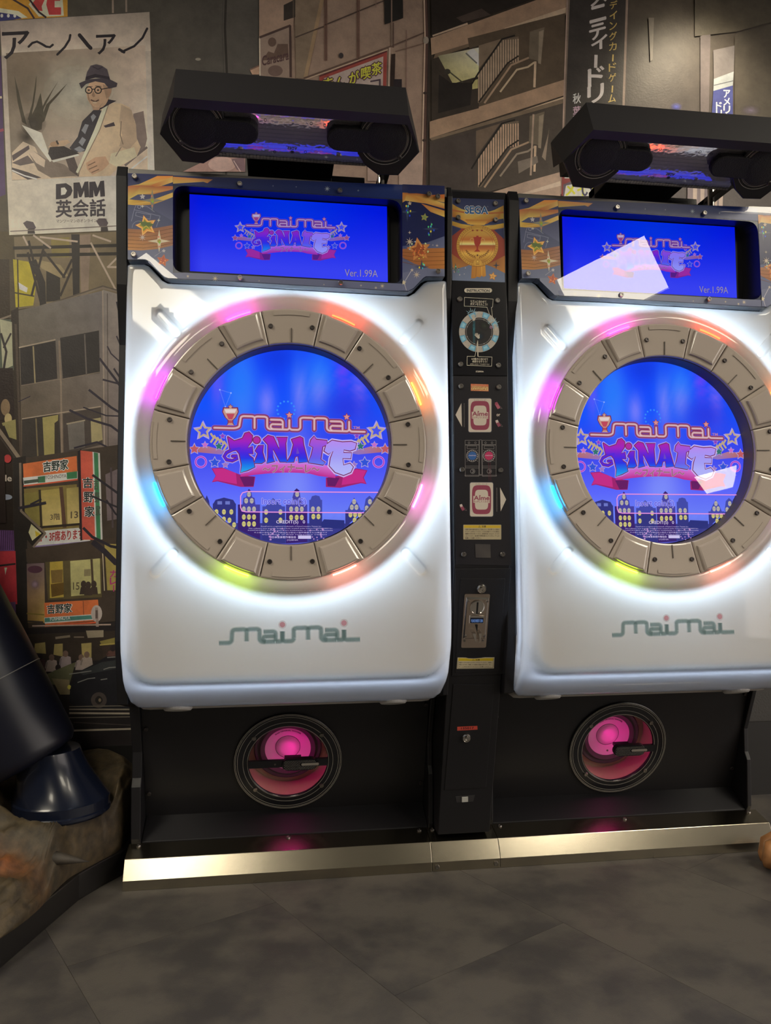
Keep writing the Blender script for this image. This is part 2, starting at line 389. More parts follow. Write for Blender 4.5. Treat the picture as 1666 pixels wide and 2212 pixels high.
# back wall with its printed city mural
wall = struct(MB().box((-3.6, WALLY, 0), (5.6, WALLY+0.1, 2.8)).build('wall_back', mat('mural_ground', (0.045, 0.042, 0.04), 0.5, bump=0.35, bscale=160)))
struct(MB().box((-3.6, WALLY-0.012, 0), (5.6, WALLY-0.001, 0.24)).build('baseboard_back', mat('baseboard_black', (0.012, 0.011, 0.011), 0.5)))
KW = 2.9
_wl = [None]
def W():
    q = Print(lambda x, y: hY(x, y, WALLY-0.0008), (0, -1, 0), k=KW, eps=5e-6)
    if _wl[0]: q.layer = _wl[0].layer+1
    _wl[0] = q; return q
# ---- plain backdrop of the mural
p = W()
p.grad((-260,-90),(560,-90),(560,520),(-260,520),(60,57,52),(66,64,60),(70,68,68),(48,40,26),8,8)
p.grad((560,-90),(940,-90),(940,520),(560,520),(122,106,94),(120,104,92),(112,95,87),(108,92,86),6,8)
p.grad((922,-90),(1232,-90),(1232,520),(922,520),(44,39,34),(50,45,40),(62,54,47),(56,50,46),4,6)
p.grad((1228,-90),(1990,-90),(1990,560),(1228,560),(62,56,48),(66,62,56),(46,42,44),(52,48,52),8,8)
p.grad((-260,500),(340,500),(340,700),(-260,700),(46,38,20),(66,58,44),(70,64,58),(40,34,22),6,4)
p.grad((-260,690),(340,690),(340,1660),(-260,1660),(36,30,24),(50,45,44),(26,24,26),(24,20,18),6,8)
p.line([(490,-60),(486,60),(492,200),(488,390)], 5, (40,38,36)); p.line([(484,-60),(480,60),(485,200),(482,390)], 2, (58,56,54))
p.line([(243,-60),(244,28)], 4, (120,108,98)); p.line([(272,-60),(273,26)], 4, (110,100,92))
p.ell(428,128,6,3,(120,116,108))  # pale dot: a faint sheen on the wall, put into the ink
p.grad((-260,560),(20,560),(32,1320),(-260,1320),(30,24,18),(40,32,24),(24,18,16),(20,16,14),3,4)
p.build('mural_backdrop', M_PRINT, wall)
# ---- comic sign cut by the top left corner
p = W()
p.poly([-220,-80,146,-80,146,36,0,44,-220,60],(150,112,46)); p.poly([-220,20,-10,16,40,24,60,38,0,44,-220,60],(168,156,140)); p.poly([-220,28,-20,24,34,32,48,40,0,46,-220,62],(44,46,84))
for x in (4,18,32): p.ell(x,34,3,4,(178,166,150))
p.poly([62,10,76,-14,104,-10,112,16,104,34,84,36],(170,156,138)); p.poly([68,10,80,-6,98,-4,90,14,92,24,78,22],(140,54,54))
p.poly([96,-20,134,-20,138,34,100,36,96,10],(170,156,138)); p.poly([104,-14,130,-16,130,2,118,2,118,16,132,16,132,32,106,32,100,10],(142,52,54)); p.line([60,-6,84,26,100,38],4,(40,34,40))
p.line([-200,2,20,-6,60,18,74,40],4,(52,40,44))
p.poly([-220,330,2,120,8,300,12,420,-220,520],(58,42,74)); p.line([-60,300,8,280],6,(110,52,70)); p.line([-60,220,4,210],5,(150,140,128))
p.build('mural_comic_sign', M_PRINT, wall)
# ---- steelwork and roof below the billboard
p = W()
p.poly([30,512,262,500,262,640,38,668],(88,78,62)); p.poly([28,560,66,566,80,600,72,660,34,664],(132,122,34)); p.line([38,560,40,664],3,(50,44,30)); p.line([30,632,74,640],3,(50,44,30)); p.poly([40,610,60,622,58,632,42,625],(170,166,160))
p.poly([110,515,150,512,150,556,112,556],(96,86,48)); p.poly([172,508,196,506,190,660,176,660],(104,90,80)); p.poly([100,580,130,580,130,650,100,652],(30,26,24)); p.poly([78,560,130,572,148,596,130,600,90,580],(112,100,76))
for a in ([28,536,262,530],[36,552,262,548]): p.line(a,7,(28,24,22))
for a in ([62,520,90,640],[96,528,68,640],[60,545,90,660],[92,540,140,600],[160,510,164,630],[166,540,168,640],[130,640,156,580],[156,560,136,600]): p.line(a,5,(34,28,26))
p.poly([62,566,78,560,98,610,100,660,86,662,84,610],(30,26,26)); p.poly([154,506,172,506,172,640,158,642],(30,26,26))
for a in ([50,510,60,530],[72,508,110,536],[86,512,168,522],[200,508,240,522],[196,524,250,626],[232,578,254,556],[234,577,262,577]): p.line(a,4,(132,120,110))
p.line([0,690,40,676,100,658,222,622,262,632],4,(96,86,76)); p.line([20,686,120,652,222,618,264,630],3,(66,58,52))
p.build('mural_steelwork', M_PRINT, wall)
# ---- billboard with the seated man
p = W()
p.poly([(0,46),(323,26),(338,494),(20,508)], [(128,118,112),(142,132,122),(172,160,154),(164,150,140)])
p.grad((0,46),(323,26),(326,110),(5,120),(122,113,108),(128,120,112),(158,147,138),(160,148,138),6,3)
p.grad((13,115),(314,98),(321,376),(26,390),(96,86,76),(150,138,128),(168,156,148),(100,92,84),8,8)
p.ell(170,200,120,95,(172,160,146,0.75),edge=(172,160,146,0.0))
p.ell(60,180,60,70,(105,96,84,0.5),edge=(105,96,84,0.0))
D = (34,31,36)
p.text('ア',5,70,63,128,D,0.02,dy=-3); p.stroke([(62,101),(70,93),(80,90),(90,95),(100,101),(108,102),(114,97)],5,D)
p.stroke([(152,76),(150,86),(140,102),(124,118)],5,D); p.stroke([(172,76),(182,88),(190,98),(196,104)],8,D)
p.text('ァ',208,76,250,118,D,0.02,dy=-2); p.stroke([(318,62),(308,82),(290,100),(264,112)],5,D); p.stroke([(258,107),(268,113)],6,D)
# plant behind the laptop
G = (54,50,42)
for a in ([31,163,40,196,50,240,58,270,48,264,38,220],[79,162,78,192,72,232,66,262,60,258,70,222],[127,174,112,200,96,232,84,262,78,258,98,218],[146,180,126,206,108,226,96,262,84,270,100,226],[88,200,94,240,90,280,70,285,62,262,78,230]): p.poly(a, G)
p.ell(72,268,28,26,(52,48,44,0.9),edge=(70,64,58,0.1)); p.ell(58,296,24,22,(48,44,40,0.8),edge=(70,64,58,0.0))
# chair, its light and dark bands
p.poly([26,330,50,306,76,318,90,352,120,370,168,384,26,389],(150,138,124))
p.poly([26,336,62,314,64,322,28,348],(62,54,58)); p.poly([26,352,60,336,74,352,44,358],(74,66,66))
p.poly([26,362,60,372,90,384,60,388,26,370],(52,46,50)); p.line([26,368,54,380,80,387],3,(190,178,164))
p.poly([288,246,310,240,318,300,308,340,290,330],(96,86,84)); p.poly([262,356,318,316,320,376,268,380],(152,140,128)); p.line([270,358,300,332,318,318],5,(84,76,76)); p.line([280,368,318,338],3,(196,184,170))
# man: legs, jacket, shirt, arm, head, hat
p.poly([62,330,72,326,100,344,140,356,168,380,110,384,82,368],(92,82,76)); p.poly([62,330,72,326,98,346,96,362,78,352],(150,138,126))
p.poly([142,344,160,338,172,372,170,382,150,368],(60,52,52))
p.poly([212,240,240,222,262,224,280,232,292,262,296,300,304,318,296,338,252,366,238,380,170,382,176,352,190,330,196,300,200,268],(150,135,116))
p.poly([262,226,284,238,294,270,296,304,278,324,258,316,264,292,258,262],(134,119,104))
p.line([262,262,260,292,266,312],2,(96,84,74)); p.poly([240,332,290,318,296,338,254,362,236,352],(164,149,130)); p.line([262,318,250,338],2,(108,94,84))
p.poly([206,234,222,240,206,282,190,326,162,330,150,320,168,296,178,262],(44,42,48))
for a in ([176,282,184,268,192,270,184,290],[170,308,178,296,186,302,178,316],[196,252,202,246,208,252,200,264],[160,322,172,316,184,324,172,330]): p.poly(a,(98,100,108))
p.poly([224,228,236,222,214,282,178,352,170,376,164,372,184,326,204,280],(176,160,140)); p.line([236,222,216,280,186,340,168,378],2,(104,92,80))
p.poly([224,272,246,264,249,272,228,276],(52,46,52))
p.poly([104,318,118,306,146,302,152,308,134,318,112,322],(140,122,104)); p.ell(118,312,10,6,(120,98,80)); p.line([122,304,126,312],4,(40,34,34))
p.poly([186,352,206,340,228,338,236,354,222,368,200,378,188,366],(142,116,96)); 
for a in ([190,358,206,350],[192,366,210,358],[198,373,214,366]): p.line(a,2,(88,68,56))
p.poly([47,270,90,287,112,348,108,350],(166,154,148)); p.poly([108,318,138,316,172,332,112,346,104,332],(38,34,36)); p.poly([112,347,168,333,172,336,116,351],(172,160,150))
p.poly([206,222,214,232,240,220,232,208],(120,96,80)); p.poly([206,226,228,214,252,218,240,224,212,240],(40,36,44))
p.ell(211,203,24,31,(148,124,104),ang=-0.15); p.poly([188,190,196,224,204,234,190,214],(120,98,82)); p.poly([222,182,240,190,238,208,230,214],(126,104,88))
p.ell(237,196,4,8,(128,104,88)); p.line([196,216,206,220,214,216],3,(78,58,52)); p.poly([198,206,202,196,206,208,202,211],(122,98,82)); p.ell(205,222,5,2,(162,140,122)); p.poly([196,224,202,232,214,232,222,222,214,238,202,238],(132,108,92))
p.line([187,188,200,187],1.6,(84,70,62)); p.line([206,186,219,187],1.6,(84,70,62))
for cx in (192,212): p.ring(cx,195,6,8.2,(30,26,28)); p.ell(cx,195,2.2,1.8,(38,30,28))
p.line([200,193,205,193],2,(30,26,28)); p.line([220,193,236,190],2,(30,26,28))
p.poly([171,180,190,172,230,168,254,180,252,188,236,192,226,180,206,176,186,182,176,192],(50,46,54)); p.poly([184,174,188,156,196,142,208,139,220,142,232,150,238,172,226,170,206,168],(62,57,64)); p.poly([184,174,186,166,206,160,236,166,238,173,222,169,206,168],(38,34,42))
p.line([200,144,212,150,222,145],2,(44,40,48))
p.poly([121,398,143,396,154,403,157,412,153,422,143,429,121,431],(36,32,40)); p.poly([132,406,140,405,145,412,141,420,132,422],(168,156,150))
for d_ in (0, 34): p.poly([159+d_,395-d_*.05,172+d_,394-d_*.05,177+d_,408-d_*.05,183+d_,393-d_*.05,191+d_,392-d_*.05,193+d_,426-d_*.05,183+d_,427-d_*.05,182+d_,412-d_*.05,176+d_,426-d_*.05,171+d_,426-d_*.05,168+d_,412-d_*.05,168+d_,428-d_*.05,159+d_,429-d_*.05],(36,32,40))
p.text('英会話',121,433,228,470,(44,40,48),0.03,dy=-3); p.text('マンツーマンのオンライン英会話',122,474,232,482,(84,76,74),0.01,dy=-2)
for a in ([50,482,58,477,72,480,78,492,74,497,58,494],[208,478,214,472,228,472,234,482,230,490,216,490]): p.poly(a,(62,54,60))
for x, y in ((66,499),(224,494)): p.poly([x-6,y-4,x+8,y-6,x+10,y+6,x-6,y+6],(44,38,40))
p.line([22,500,256,488],2,(88,80,78))
p.build('mural_billboard', M_PRINT, wall)
# ---- grey office block
p = W()
p.grad((36,672),(222,628),(230,990),(48,1010),(80,75,70),(90,86,88),(92,82,76),(70,60,50),4,6)
p.grad((222,626),(290,645),(290,1010),(230,990),(104,98,96),(120,112,110),(104,96,100),(96,86,84),2,4)
p.line([222,628,226,990],3,(120,110,104)); p.line([232,634,234,990],2,(70,64,62))
p.poly([24,672,40,664,48,1010,36,1016],(38,32,28)); p.line([34,700,46,1000],5,(58,50,44))
for a in ([43,752,120,736,124,818,46,832],[130,730,214,714,216,806,136,818]): p.poly(a,(36,33,34))
p.line([41,751,120,734],3,(128,116,104)); p.line([46,833,124,820,136,819,216,804],2,(96,86,78)); p.line([72,748,76,828],3,(118,108,84)); p.line([183,722,187,810],3,(76,70,68)); p.line([128,736,132,832,134,985],4,(104,92,82))
p.poly([48,906,118,894,128,896,132,980,48,990],(44,40,38)); p.poly([92,902,126,896,122,980,96,986],(120,112,72)); p.poly([118,914,126,908,124,980,118,984],(44,38,34)); p.line([78,904,82,988],3,(90,80,60))
p.poly([136,894,218,880,222,960,138,980],(56,50,48)); p.poly([146,916,182,910,184,966,150,972],(84,80,78)); p.poly([196,906,218,902,222,950,198,960],(124,116,88)); p.line([144,916,184,908],3,(118,110,96))
p.line([48,905,218,878],2,(128,116,104))
for a, wd in (([290,880,250,820,215,774],5),([290,910,240,880,192,842],5),([262,820,246,796],4),([268,790,240,764,232,748],3),([290,850,260,830,222,820],4),([290,958,240,920,190,905,150,886],5),([290,1000,250,975,210,955,160,968],4),([262,700,252,652],3),([270,770,252,726],3),([290,900,230,898,180,880],3),([290,1030,250,1010,220,990,160,998],5),([40,868,66,856],2)): p.line(a,wd,(38,34,44))
p.poly([-220,690,24,690,30,800,-220,860],(60,66,58)); p.poly([0,690,26,696,28,790,6,800],(126,126,108)); p.line([2,720,14,760,8,800],5,(36,32,34)); p.line([24,720,8,752],4,(40,36,36))
p.poly([-220,800,28,795,32,905,-220,930],(32,25,24)); p.ell(12,880,10,18,(96,80,62)); p.ell(18,905,8,12,(130,118,86)); p.poly([4,914,34,906,36,950,18,944],(104,98,64)); p.line([8,920,20,950],4,(30,26,26))
p.line([-10,918,42,990],8,(98,88,78)); p.line([-10,930,40,1000],3,(44,38,36))
p.build('mural_office_block', M_PRINT, wall)
# ---- restaurant front with its signs
p = W()
p.poly([48,990,262,960,270,1340,60,1360],(50,43,38)); p.poly([28,990,56,985,62,1400,40,1400],(30,27,26))
O = (164,84,50); GR = (44,92,62); WH = (176,166,158)
p.poly([50,1002,166,985,168,1035,52,1050],O); p.poly([50,1032,168,1018,168,1034,52,1049],WH); p.poly([144,1021,167,1018,167,1033,145,1035],GR); p.poly([82,1030,98,1028,98,1042,82,1043],(48,84,62)); p.line([52,1042,84,1038],7,(52,60,54)); p.line([51,1050,168,1036],3,(178,70,48))
for dx in ((-1.6,0),(1.6,0),(0,-1.6),(0,1.6)): p.text('吉野家',94+dx[0],998+dx[1],147+dx[0],1020+dx[1],WH,0.05,dy=-6); p.layer -= 1
p.layer += 1; p.text('吉野家',94,998,147,1020,(28,36,34),0.03,dy=-6); p.text('YOSHINOYA',97,1027,144,1036,(184,176,170),0.05,dy=-4); p.text('YOSHINOYA',97.6,1027.5,143.6,1035.5,(60,52,50),0.0,dy=-4)
p.poly([52,1056,166,1046,172,1150,56,1160],(96,84,48)); p.grad((88,1060),(130,1055),(134,1134),(90,1140),(128,116,66),(120,108,60),(150,136,92),(140,126,84),2,2); p.grad((144,1055),(170,1052),(172,1132),(146,1136),(126,116,70),(112,100,60),(146,132,90),(140,126,84),2,2)
p.poly([52,1066,84,1062,86,1140,56,1146],(100,92,50)); p.line([86,1058,90,1142],5,(42,36,28)); p.line([132,1052,140,1140],8,(66,48,40)); p.line([52,1142,176,1132],5,(36,30,26))
p.text('3階',109,1110,130,1124,(66,56,44),0.02,dy=-1); p.text('13',153,1105,169,1120,(66,56,44),0.02,dy=-1)
p.poly([70,1149,170,1140,196,1168,72,1181],(170,158,156)); p.text('2F・3F席あります',82,1150,180,1172,(124,44,44),0.03,dy=-8); p.line([72,1181,194,1170],3,(104,92,128))
p.poly([168,975,176,970,182,1166,174,1168],(30,24,28)); p.grad((174,973),(200,976),(206,1166),(178,1166),(150,66,54),(158,72,58),(150,72,62),(140,64,56),2,3); p.poly([200,976,216,979,222,1169,206,1166],WH); p.poly([203,977,212,979,218,1168,209,1166],(48,96,66))
for i, ch in enumerate('吉野家'):
    y = 1032+31*i
    for dx in (-1.5,1.5): p.text(ch,180+dx+i*2,y,200+dx+i*2,y+22,WH,0.06)
    p.text(ch,180+i*2,y,200+i*2,y+22,(32,36,38),0.03); p.text(ch,203+i*2,1036+28*i,213+i*2,1058+28*i,(56,62,56),0.02)
p.poly([30,1080,96,1152,72,1182,30,1130],(30,26,24)); p.line([44,1000,46,1104,98,1152,72,1182],5,(92,82,74)); p.poly([68,1132,90,1152,70,1168,62,1150],(160,152,120)); p.poly([76,1146,88,1154,78,1160],(150,134,40))
p.poly([56,1186,262,1160,262,1220,58,1214],(52,44,38)); p.poly([98,1214,220,1206,220,1290,104,1296],(70,62,42)); p.poly([108,1214,136,1212,138,1290,108,1292],(142,124,56)); p.poly([110,1232,136,1230,136,1258,112,1260],(96,78,44)); p.poly([110,1262,138,1258,138,1284,112,1290],(80,62,30)); p.poly([152,1212,216,1206,218,1282,154,1288],(136,132,92)); p.line([198,1208,202,1284],5,(60,50,40)); p.text('15',158,1258,172,1274,(70,62,46),0.01); p.poly([182,1230,196,1229,196,1244,182,1245],(104,96,72))
for x, y in ((181,1262),(191,1264),(203,1262)): p.ell(x,y,6,8,(50,42,38)); p.poly([x-9,y+22,x-6,y+6,x+7,y+6,x+9,y+22],(50,42,38))
p.grad((58,1218),(96,1216),(98,1345),(60,1345),(80,66,70),(96,82,88),(140,116,60),(110,86,50),2,4); p.ell(76,1230,16,8,(64,40,52)); p.line([58,1325,96,1328],3,(96,84,40)); p.ell(76,1262,14,14,(118,100,116,0.8),edge=(110,90,104,0)); p.line([60,1342,94,1344],4,(50,44,40))
p.poly([96,1302,212,1295,216,1340,98,1350],O); p.line([180,1298,182,1344],2,(120,60,40)); p.poly([96,1334,212,1326,214,1338,97,1347],WH); p.poly([97,1335,212,1328,212,1336,97,1344],(56,98,92))
for dx in (-1.5,1.5): p.text('吉野家',103+dx,1306,155+dx,1326,WH,0.05,dy=-3)
p.text('吉野家',103,1306,155,1326,(30,36,34),0.03,dy=-3); p.text('YOSHINOYA',107,1333,152,1341,(184,178,172),0.05,dy=-3); p.line([97,1352,212,1344],4,(160,72,46))
p.poly([60,1360,208,1354,190,1366,62,1366],(150,70,50)); p.line([70,1352,240,1349],3,(128,112,104))
p.ell(209,1325,12,18,(132,124,122)); p.line([209,1312,214,1430],6,(110,98,94)); p.line([209,1318,209,1336],5,(70,60,58))
p.poly([226,1175,262,1175,262,1275,232,1275],(122,110,62)); p.vtext('カレー',238,1232,16,16,(128,44,90),0.05); p.line([222,1190,226,1276],2,(150,140,120)); p.poly([250,1295,266,1294,266,1350,254,1350],(112,100,52))
p.poly([228,1025,262,1010,262,1120,232,1125],(88,78,82)); p.line([240,1010,244,1140],4,(60,52,56))
for a, wd in (([290,1090,250,1062,200,1026],5),([290,1110,240,1090,200,1072],4),([290,1190,240,1180,200,1160,180,1140],6),([290,1225,250,1215,225,1190,200,1170],12),([290,1140,250,1110,230,1080],4),([40,1098,100,1086],6),([66,1090,90,1078],4)): p.line(a,wd,(34,31,38))
p.poly([-220,1195,34,1190,38,1305,-220,1320],(142,44,52)); p.poly([-220,1140,30,1146,32,1190,-220,1190],(80,54,96)); 
for i in range(8): p.line([i*4,1146,i*4+1,1188],1.5,(36,24,40))
p.poly([10,1226,16,1226,12,1242],(168,158,140)); p.poly([-220,1310,34,1300,36,1345,-220,1345],(84,62,96)); p.line([0,1222,34,1218],4,(34,28,30))
p.text('ille',2,1026,26,1040,(140,132,124),0.02); p.ell(17,991,8,9,(126,42,44)); p.ell(14,1074,13,6,(110,116,130)); p.poly([-220,970,10,975,14,1130,-220,1130],(30,22,20))
p.build('mural_restaurant', M_PRINT, wall)
# ---- street with people and a car
p = W()
p.poly([-220,1362,290,1352,290,1620,-220,1620],(28,25,26)); p.poly([60,1370,262,1362,262,1425,70,1430],(40,34,30)); p.poly([186,1362,224,1361,224,1376,190,1378],(110,102,88)); p.line([120,1378,152,1374],5,(96,88,76)); p.line([160,1376,182,1376],3,(88,80,70))
for a in ([76,1390,98,1387,100,1412,74,1410],[118,1391,136,1390,136,1418,116,1414],[176,1390,198,1388,198,1420,178,1424]): p.poly(a,(122,110,70))
p.poly([216,1385,262,1374,262,1390,220,1394],(96,88,48)); p.line([216,1393,262,1389],3,(120,108,60)); p.poly([220,1396,262,1394,262,1420,224,1424],(44,36,32))
for x, y, h, c in ((87,1418,34,(48,34,36)),(112,1420,34,(128,116,110)),(142,1412,40,(112,102,104)),(176,1420,30,(116,106,104)),(188,1414,32,(120,110,104)),(244,1400,22,(70,50,46)),(126,1442,22,(40,36,36))):
    p.poly([x-13,y+h*.9,x-10,y+7,x,y+3,x+11,y+7,x+14,y+h*.9],c); p.ell(x,y,6,7,(86,70,62) if c[0] > 100 else (34,28,30)); p.line([x-10,y+10,x-13,y+h*.7],4,tuple(v*.8 for v in c))
p.poly([92,1460,150,1435,164,1430,150,1480,100,1478],(72,72,54)); p.poly([112,1465,150,1468,152,1500,130,1500],(104,94,72)); p.ell(150,1484,4,5,(170,150,70))
p.poly([152,1490,160,1456,200,1436,230,1418,290,1414,290,1530,168,1532,150,1516],(24,24,28)); p.poly([172,1452,220,1430,262,1424,262,1442,180,1458],(40,42,44))
for a in ([150,1456,198,1449],[168,1474,190,1466,206,1464],[224,1446,236,1442,262,1440],[232,1420,262,1418],[218,1468,232,1466]): p.line(a,2,(98,98,96))
p.ring(214,1512,8,17,(58,52,50)); p.ell(214,1512,7,9,(30,28,28)); p.ell(216,1512,3,4,(94,84,70))
for y0, y1, wd, v in ((1532,1532,3,104),(1540,1541,4,120),(1526,1524,2,86),(1550,1548,2,90),(1578,1574,4,126)): p.line([150,y0,284,y1],wd,(v,v*.94,v*.84))
p.line([160,1560,284,1566],2,(54,48,46))
p.build('mural_street', M_PRINT, wall)
# ---- pale building above the left cabinet
p = W()
p.poly([560,-90,616,-90,640,0,620,160,560,160],(126,108,96)); p.poly([612,-90,700,-90,698,0,662,170,640,170,636,0],(104,92,80)); p.poly([692,0,700,0,664,168,656,168],(122,104,84))
p.poly([613,12,638,0,638,38,613,46],(46,42,40)); p.line([634,-60,634,40],3,(70,62,56))
p.poly([561,82,626,56,628,170,561,170],(114,100,92)); p.line([561,82,628,56],5,(62,50,48)); p.line([627,56,628,168],5,(60,48,46)); p.line([561,84,562,168],3,(160,146,134))
p.ell(588,92,9,10,(78,64,58)); p.poly([566,132,580,112,592,116,600,96,622,96,624,124,590,130],(78,64,58)); p.text('Caracara',566,122,624,144,(64,48,50),0.02,dy=-14); p.ell(595,154,16,12,(84,70,66))
p.poly([540,152,560,142,560,162,545,162],(140,116,100)); p.line([540,152,560,143],3,(96,76,68))
for a in ([638,82,700,58],[700,56,836,0]): p.line(a,3,(64,54,50))
for x in (702,706,772,776): p.line([x,-90,x,132],2,(84,62,56))
p.line([813,-90,812,18],1.5,(106,90,82)); p.line([656,170,852,98,920,70],3,(76,62,56)); p.line([656,174,838,108],2,(150,134,118)); p.line([854,112,918,94],2,(92,76,68)); p.ell(737,121,5,6,(46,42,44))
p.poly([830,0,870,-20,871,40,831,54],(34,33,32)); p.line([846,-60,846,100],3,(98,84,76)); p.line([850,50,850,104],2,(70,56,52))
p.line([918,-90,922,80,916,400],5,(66,50,46)); p.line([914,-90,918,80,911,400],3,(150,132,118)); p.line([925,-90,926,80,922,400],3,(46,40,38)); p.ell(920,88,6,8,(120,112,104)); p.ell(918,202,4,3,(44,36,34)); p.ell(916,304,4,3,(44,36,34))
p.line([878,66,876,400],1.5,(96,78,72)); p.poly([846,118,854,117,852,190,842,190],(40,32,30)); p.line([842,104,840,190],4,(140,126,116)); p.poly([850,172,868,172,868,190,850,188],(34,30,34))
p.poly([690,166,836,112,834,200,690,190],(116,56,52)); p.poly([700,170,828,123,827,200,700,186],(140,128,124)); p.line([690,166,836,112],3,(74,40,42))
for i, (ch, x, y) in enumerate(zip('まんが喫茶', (698,724,754,780,803), (172,170,158,148,139))):
    for dx, dy in ((-2,0),(2,0),(0,-2),(0,2)): p.text(ch,x+dx,y+dy,x+21+dx,y+26+dy,(66,46,54),0.06,dy=-5); p.layer -= 1
    p.layer += 1; p.text(ch,x,y,x+21,y+26,(196,168,60),0.03,dy=-5)
p.text('コ',800,176,822,196,(60,50,58),0.04,dy=-4)
p.poly([794,340,842,338,842,392,794,392],(120,104,98)); p.poly([862,330,912,330,912,410,862,405],(124,108,100))
p.poly([395,372,460,340,530,340,530,372],(128,104,100)); p.ell(480,356,30,16,(150,128,124)); p.poly([500,345,528,340,530,372,512,368],(96,78,84)); p.line([505,348,520,372],2,(160,140,140))
p.build('mural_pale_building', M_PRINT, wall)
# ---- open stair building
p = W()
BE, BE2 = (124,104,88), (148,132,114)
p.poly([930,84,1190,-10,1226,-22,1226,30,932,120],BE); p.poly([1090,62,1226,16,1224,28,1085,74],BE2); p.line([934,78,1010,52],5,(140,124,108)); p.poly([940,118,1226,30,1222,34,936,128],(86,74,62))
p.poly([928,264,1222,172,1222,206,928,300],BE); p.poly([1100,250,1218,210,1214,222,1090,262],BE2); p.poly([928,300,1218,214,1214,228,940,312],(92,80,68)); p.poly([1040,424,1214,368,1210,430,1040,430],(130,112,100)); p.line([1040,418,1214,368],2,(80,64,56)); p.poly([1060,440,1210,392,1212,402],(150,136,124))
p.poly([1010,84,1220,30,1222,172,1034,232],(66,57,48)); p.poly([932,130,1034,100,1034,235,932,262],(44,39,35))
p.grad((946,122),(1034,104),(1034,166),(978,182),(104,102,82),(172,168,150),(152,148,112),(142,136,96),3,3); p.poly([1008,114,1022,106,1036,120,1034,144],(178,176,168)); p.line([1006,116,1030,138],3,(84,86,84)); p.line([970,156,1000,180],3,(58,56,46)); p.ell(966,156,7,6,(44,42,38)); p.poly([948,162,974,180,1020,180,1016,228,946,246],(30,27,26)); p.poly([1020,176,1032,172,1032,192,1020,194],(140,134,92))
p.poly([1034,100,1086,84,1034,150],(96,84,72))
def stair(dy, f, c1, c2, x0):
    s = lambda a: [a[i]+(dy if i % 2 else 0) for i in range(len(a))]
    p.poly(s([1034,160,1084,86,1120,80,1120,126,1094,138,1040,222,1032,224]),(84,74,64))
    n = 17
    for i in range(n):
        x = 1034+i*5.3; t = (x-1034)/52.0; yt = 160-72*min(1,t)-(4*(t-1) if t > 1 else 0); yb = 222-84*min(1,(x-1034)/62.0)-(6*((x-1034)/62.0-1) if x > 1096 else 0)
        p.line(s([x,yt,x,yb]),2.6,c1)
    p.line(s([1018,184,1034,158,1084,86,1112,78]),3.5,(28,25,24)); p.line(s([1034,222,1096,138,1120,122]),3.5,(34,29,26)); p.line(s([1046,224,1104,142,1142,126]),4,(124,106,90)); p.line(s([1080,200,1116,152,1140,146,1154,136]),4,c2); p.line(s([1156,134,1154,190]),5,(150,132,114)); p.poly(s([1144,70,1176,60,1168,140,1160,132,1142,128]),(84,76,66)); p.poly(s([1164,70,1174,66,1168,140,1162,138]),(110,100,88))
stair(0,1,(134,118,102),(146,132,112),0)
p.poly([928,306,1216,224,1212,372,1040,420,928,420],(56,50,46)); p.poly([928,310,1028,284,1026,412,928,420],(54,48,46)); p.poly([1028,284,1080,268,1028,340],(84,72,62))
stair(182,1,(150,128,110),(110,100,90),0)
p.poly([1118,350,1160,338,1162,352,1120,376],(92,84,78)); p.line([1152,248,1146,380],4,(128,112,100)); p.poly([1170,340,1184,290,1186,276,1178,348],(110,98,88)); p.poly([930,-90,1226,-90,1190,-14,932,78],(34,30,28)); p.poly([985,40,1040,20,1060,34,1000,50],(58,50,46))
p.poly([1226,-90,1234,-90,1222,240,1216,420,1210,420,1218,240],(96,84,76)); p.line([1228,-90,1217,240,1212,420],3,(128,112,104))
p.build('mural_stair_building', M_PRINT, wall)
# ---- hobby shop banner and the buildings to its right
p = W()
p.poly([1234,-90,1360,-90,1350,240,1330,420,1214,420,1222,220],(46,43,42)); p.line([1357,-90,1346,240],5,(112,98,90)); p.line([1361,-90,1350,240],2,(60,54,52))
V = (158,150,150)
for ch, x, y, h in (('メ',1276,-18,34),('ニ',1274,18,34),('テ',1273,58,32),('ィ',1277,84,28),('ド',1270,152,38),('リ',1269,190,36)): p.text(ch,x,y,x+34,y+h,V,0.045,dy=-9)
p.line([1287,120,1286,148],7,V); p.text('ア',1278,-66,1312,-30,V,0.045,dy=-9)
for i, ch in enumerate('トレーディングカードゲーム'):
    y = -62+22.4*i
    if ch == 'ー': p.line([1327-i*.4,y+2,1326-i*.4,y+17],3,(150,132,80)); continue
    p.text(ch,1318-i*.4,y,1334-i*.4,y+17,(150,132,80) if i > 2 else (140,132,124),0.02,dy=-3)
for i, ch in enumerate('秋葉原'): p.text(ch,1237,204+28*i,1254,226+28*i,(166,158,156) if i == 0 else (138,118,132),0.02,dy=-2)
p.poly([1400,40,1412,40,1409,130,1404,134],(86,80,74)); p.poly([1512,80,1534,70,1530,250,1512,250],(76,70,70)); p.poly([1540,110,1586,100,1584,160,1541,175],(84,80,80)); p.poly([1541,172,1584,156,1582,186,1540,198],(118,122,124)); p.line([1541,186,1583,176],2,(70,72,76)); p.poly([1540,198,1582,186,1582,262,1536,262],(52,56,98))
for i, ch in enumerate('アメリカ'): p.text(ch,1562,196+17*i,1576,212+17*i,(166,162,172),0.04)
for i, ch in enumerate('ドリ'): p.text(ch,1546,222+17*i,1558,238+17*i,(160,156,168),0.04)
p.poly([1586,80,1990,-60,1990,500,1586,300],(58,54,49)); p.ell(1648,12,10,6,(80,74,70)); p.line([1632,6,1652,16],4,(96,90,86)); p.poly([1500,-90,1990,-90,1990,-40,1590,70,1500,80],(63,59,52))
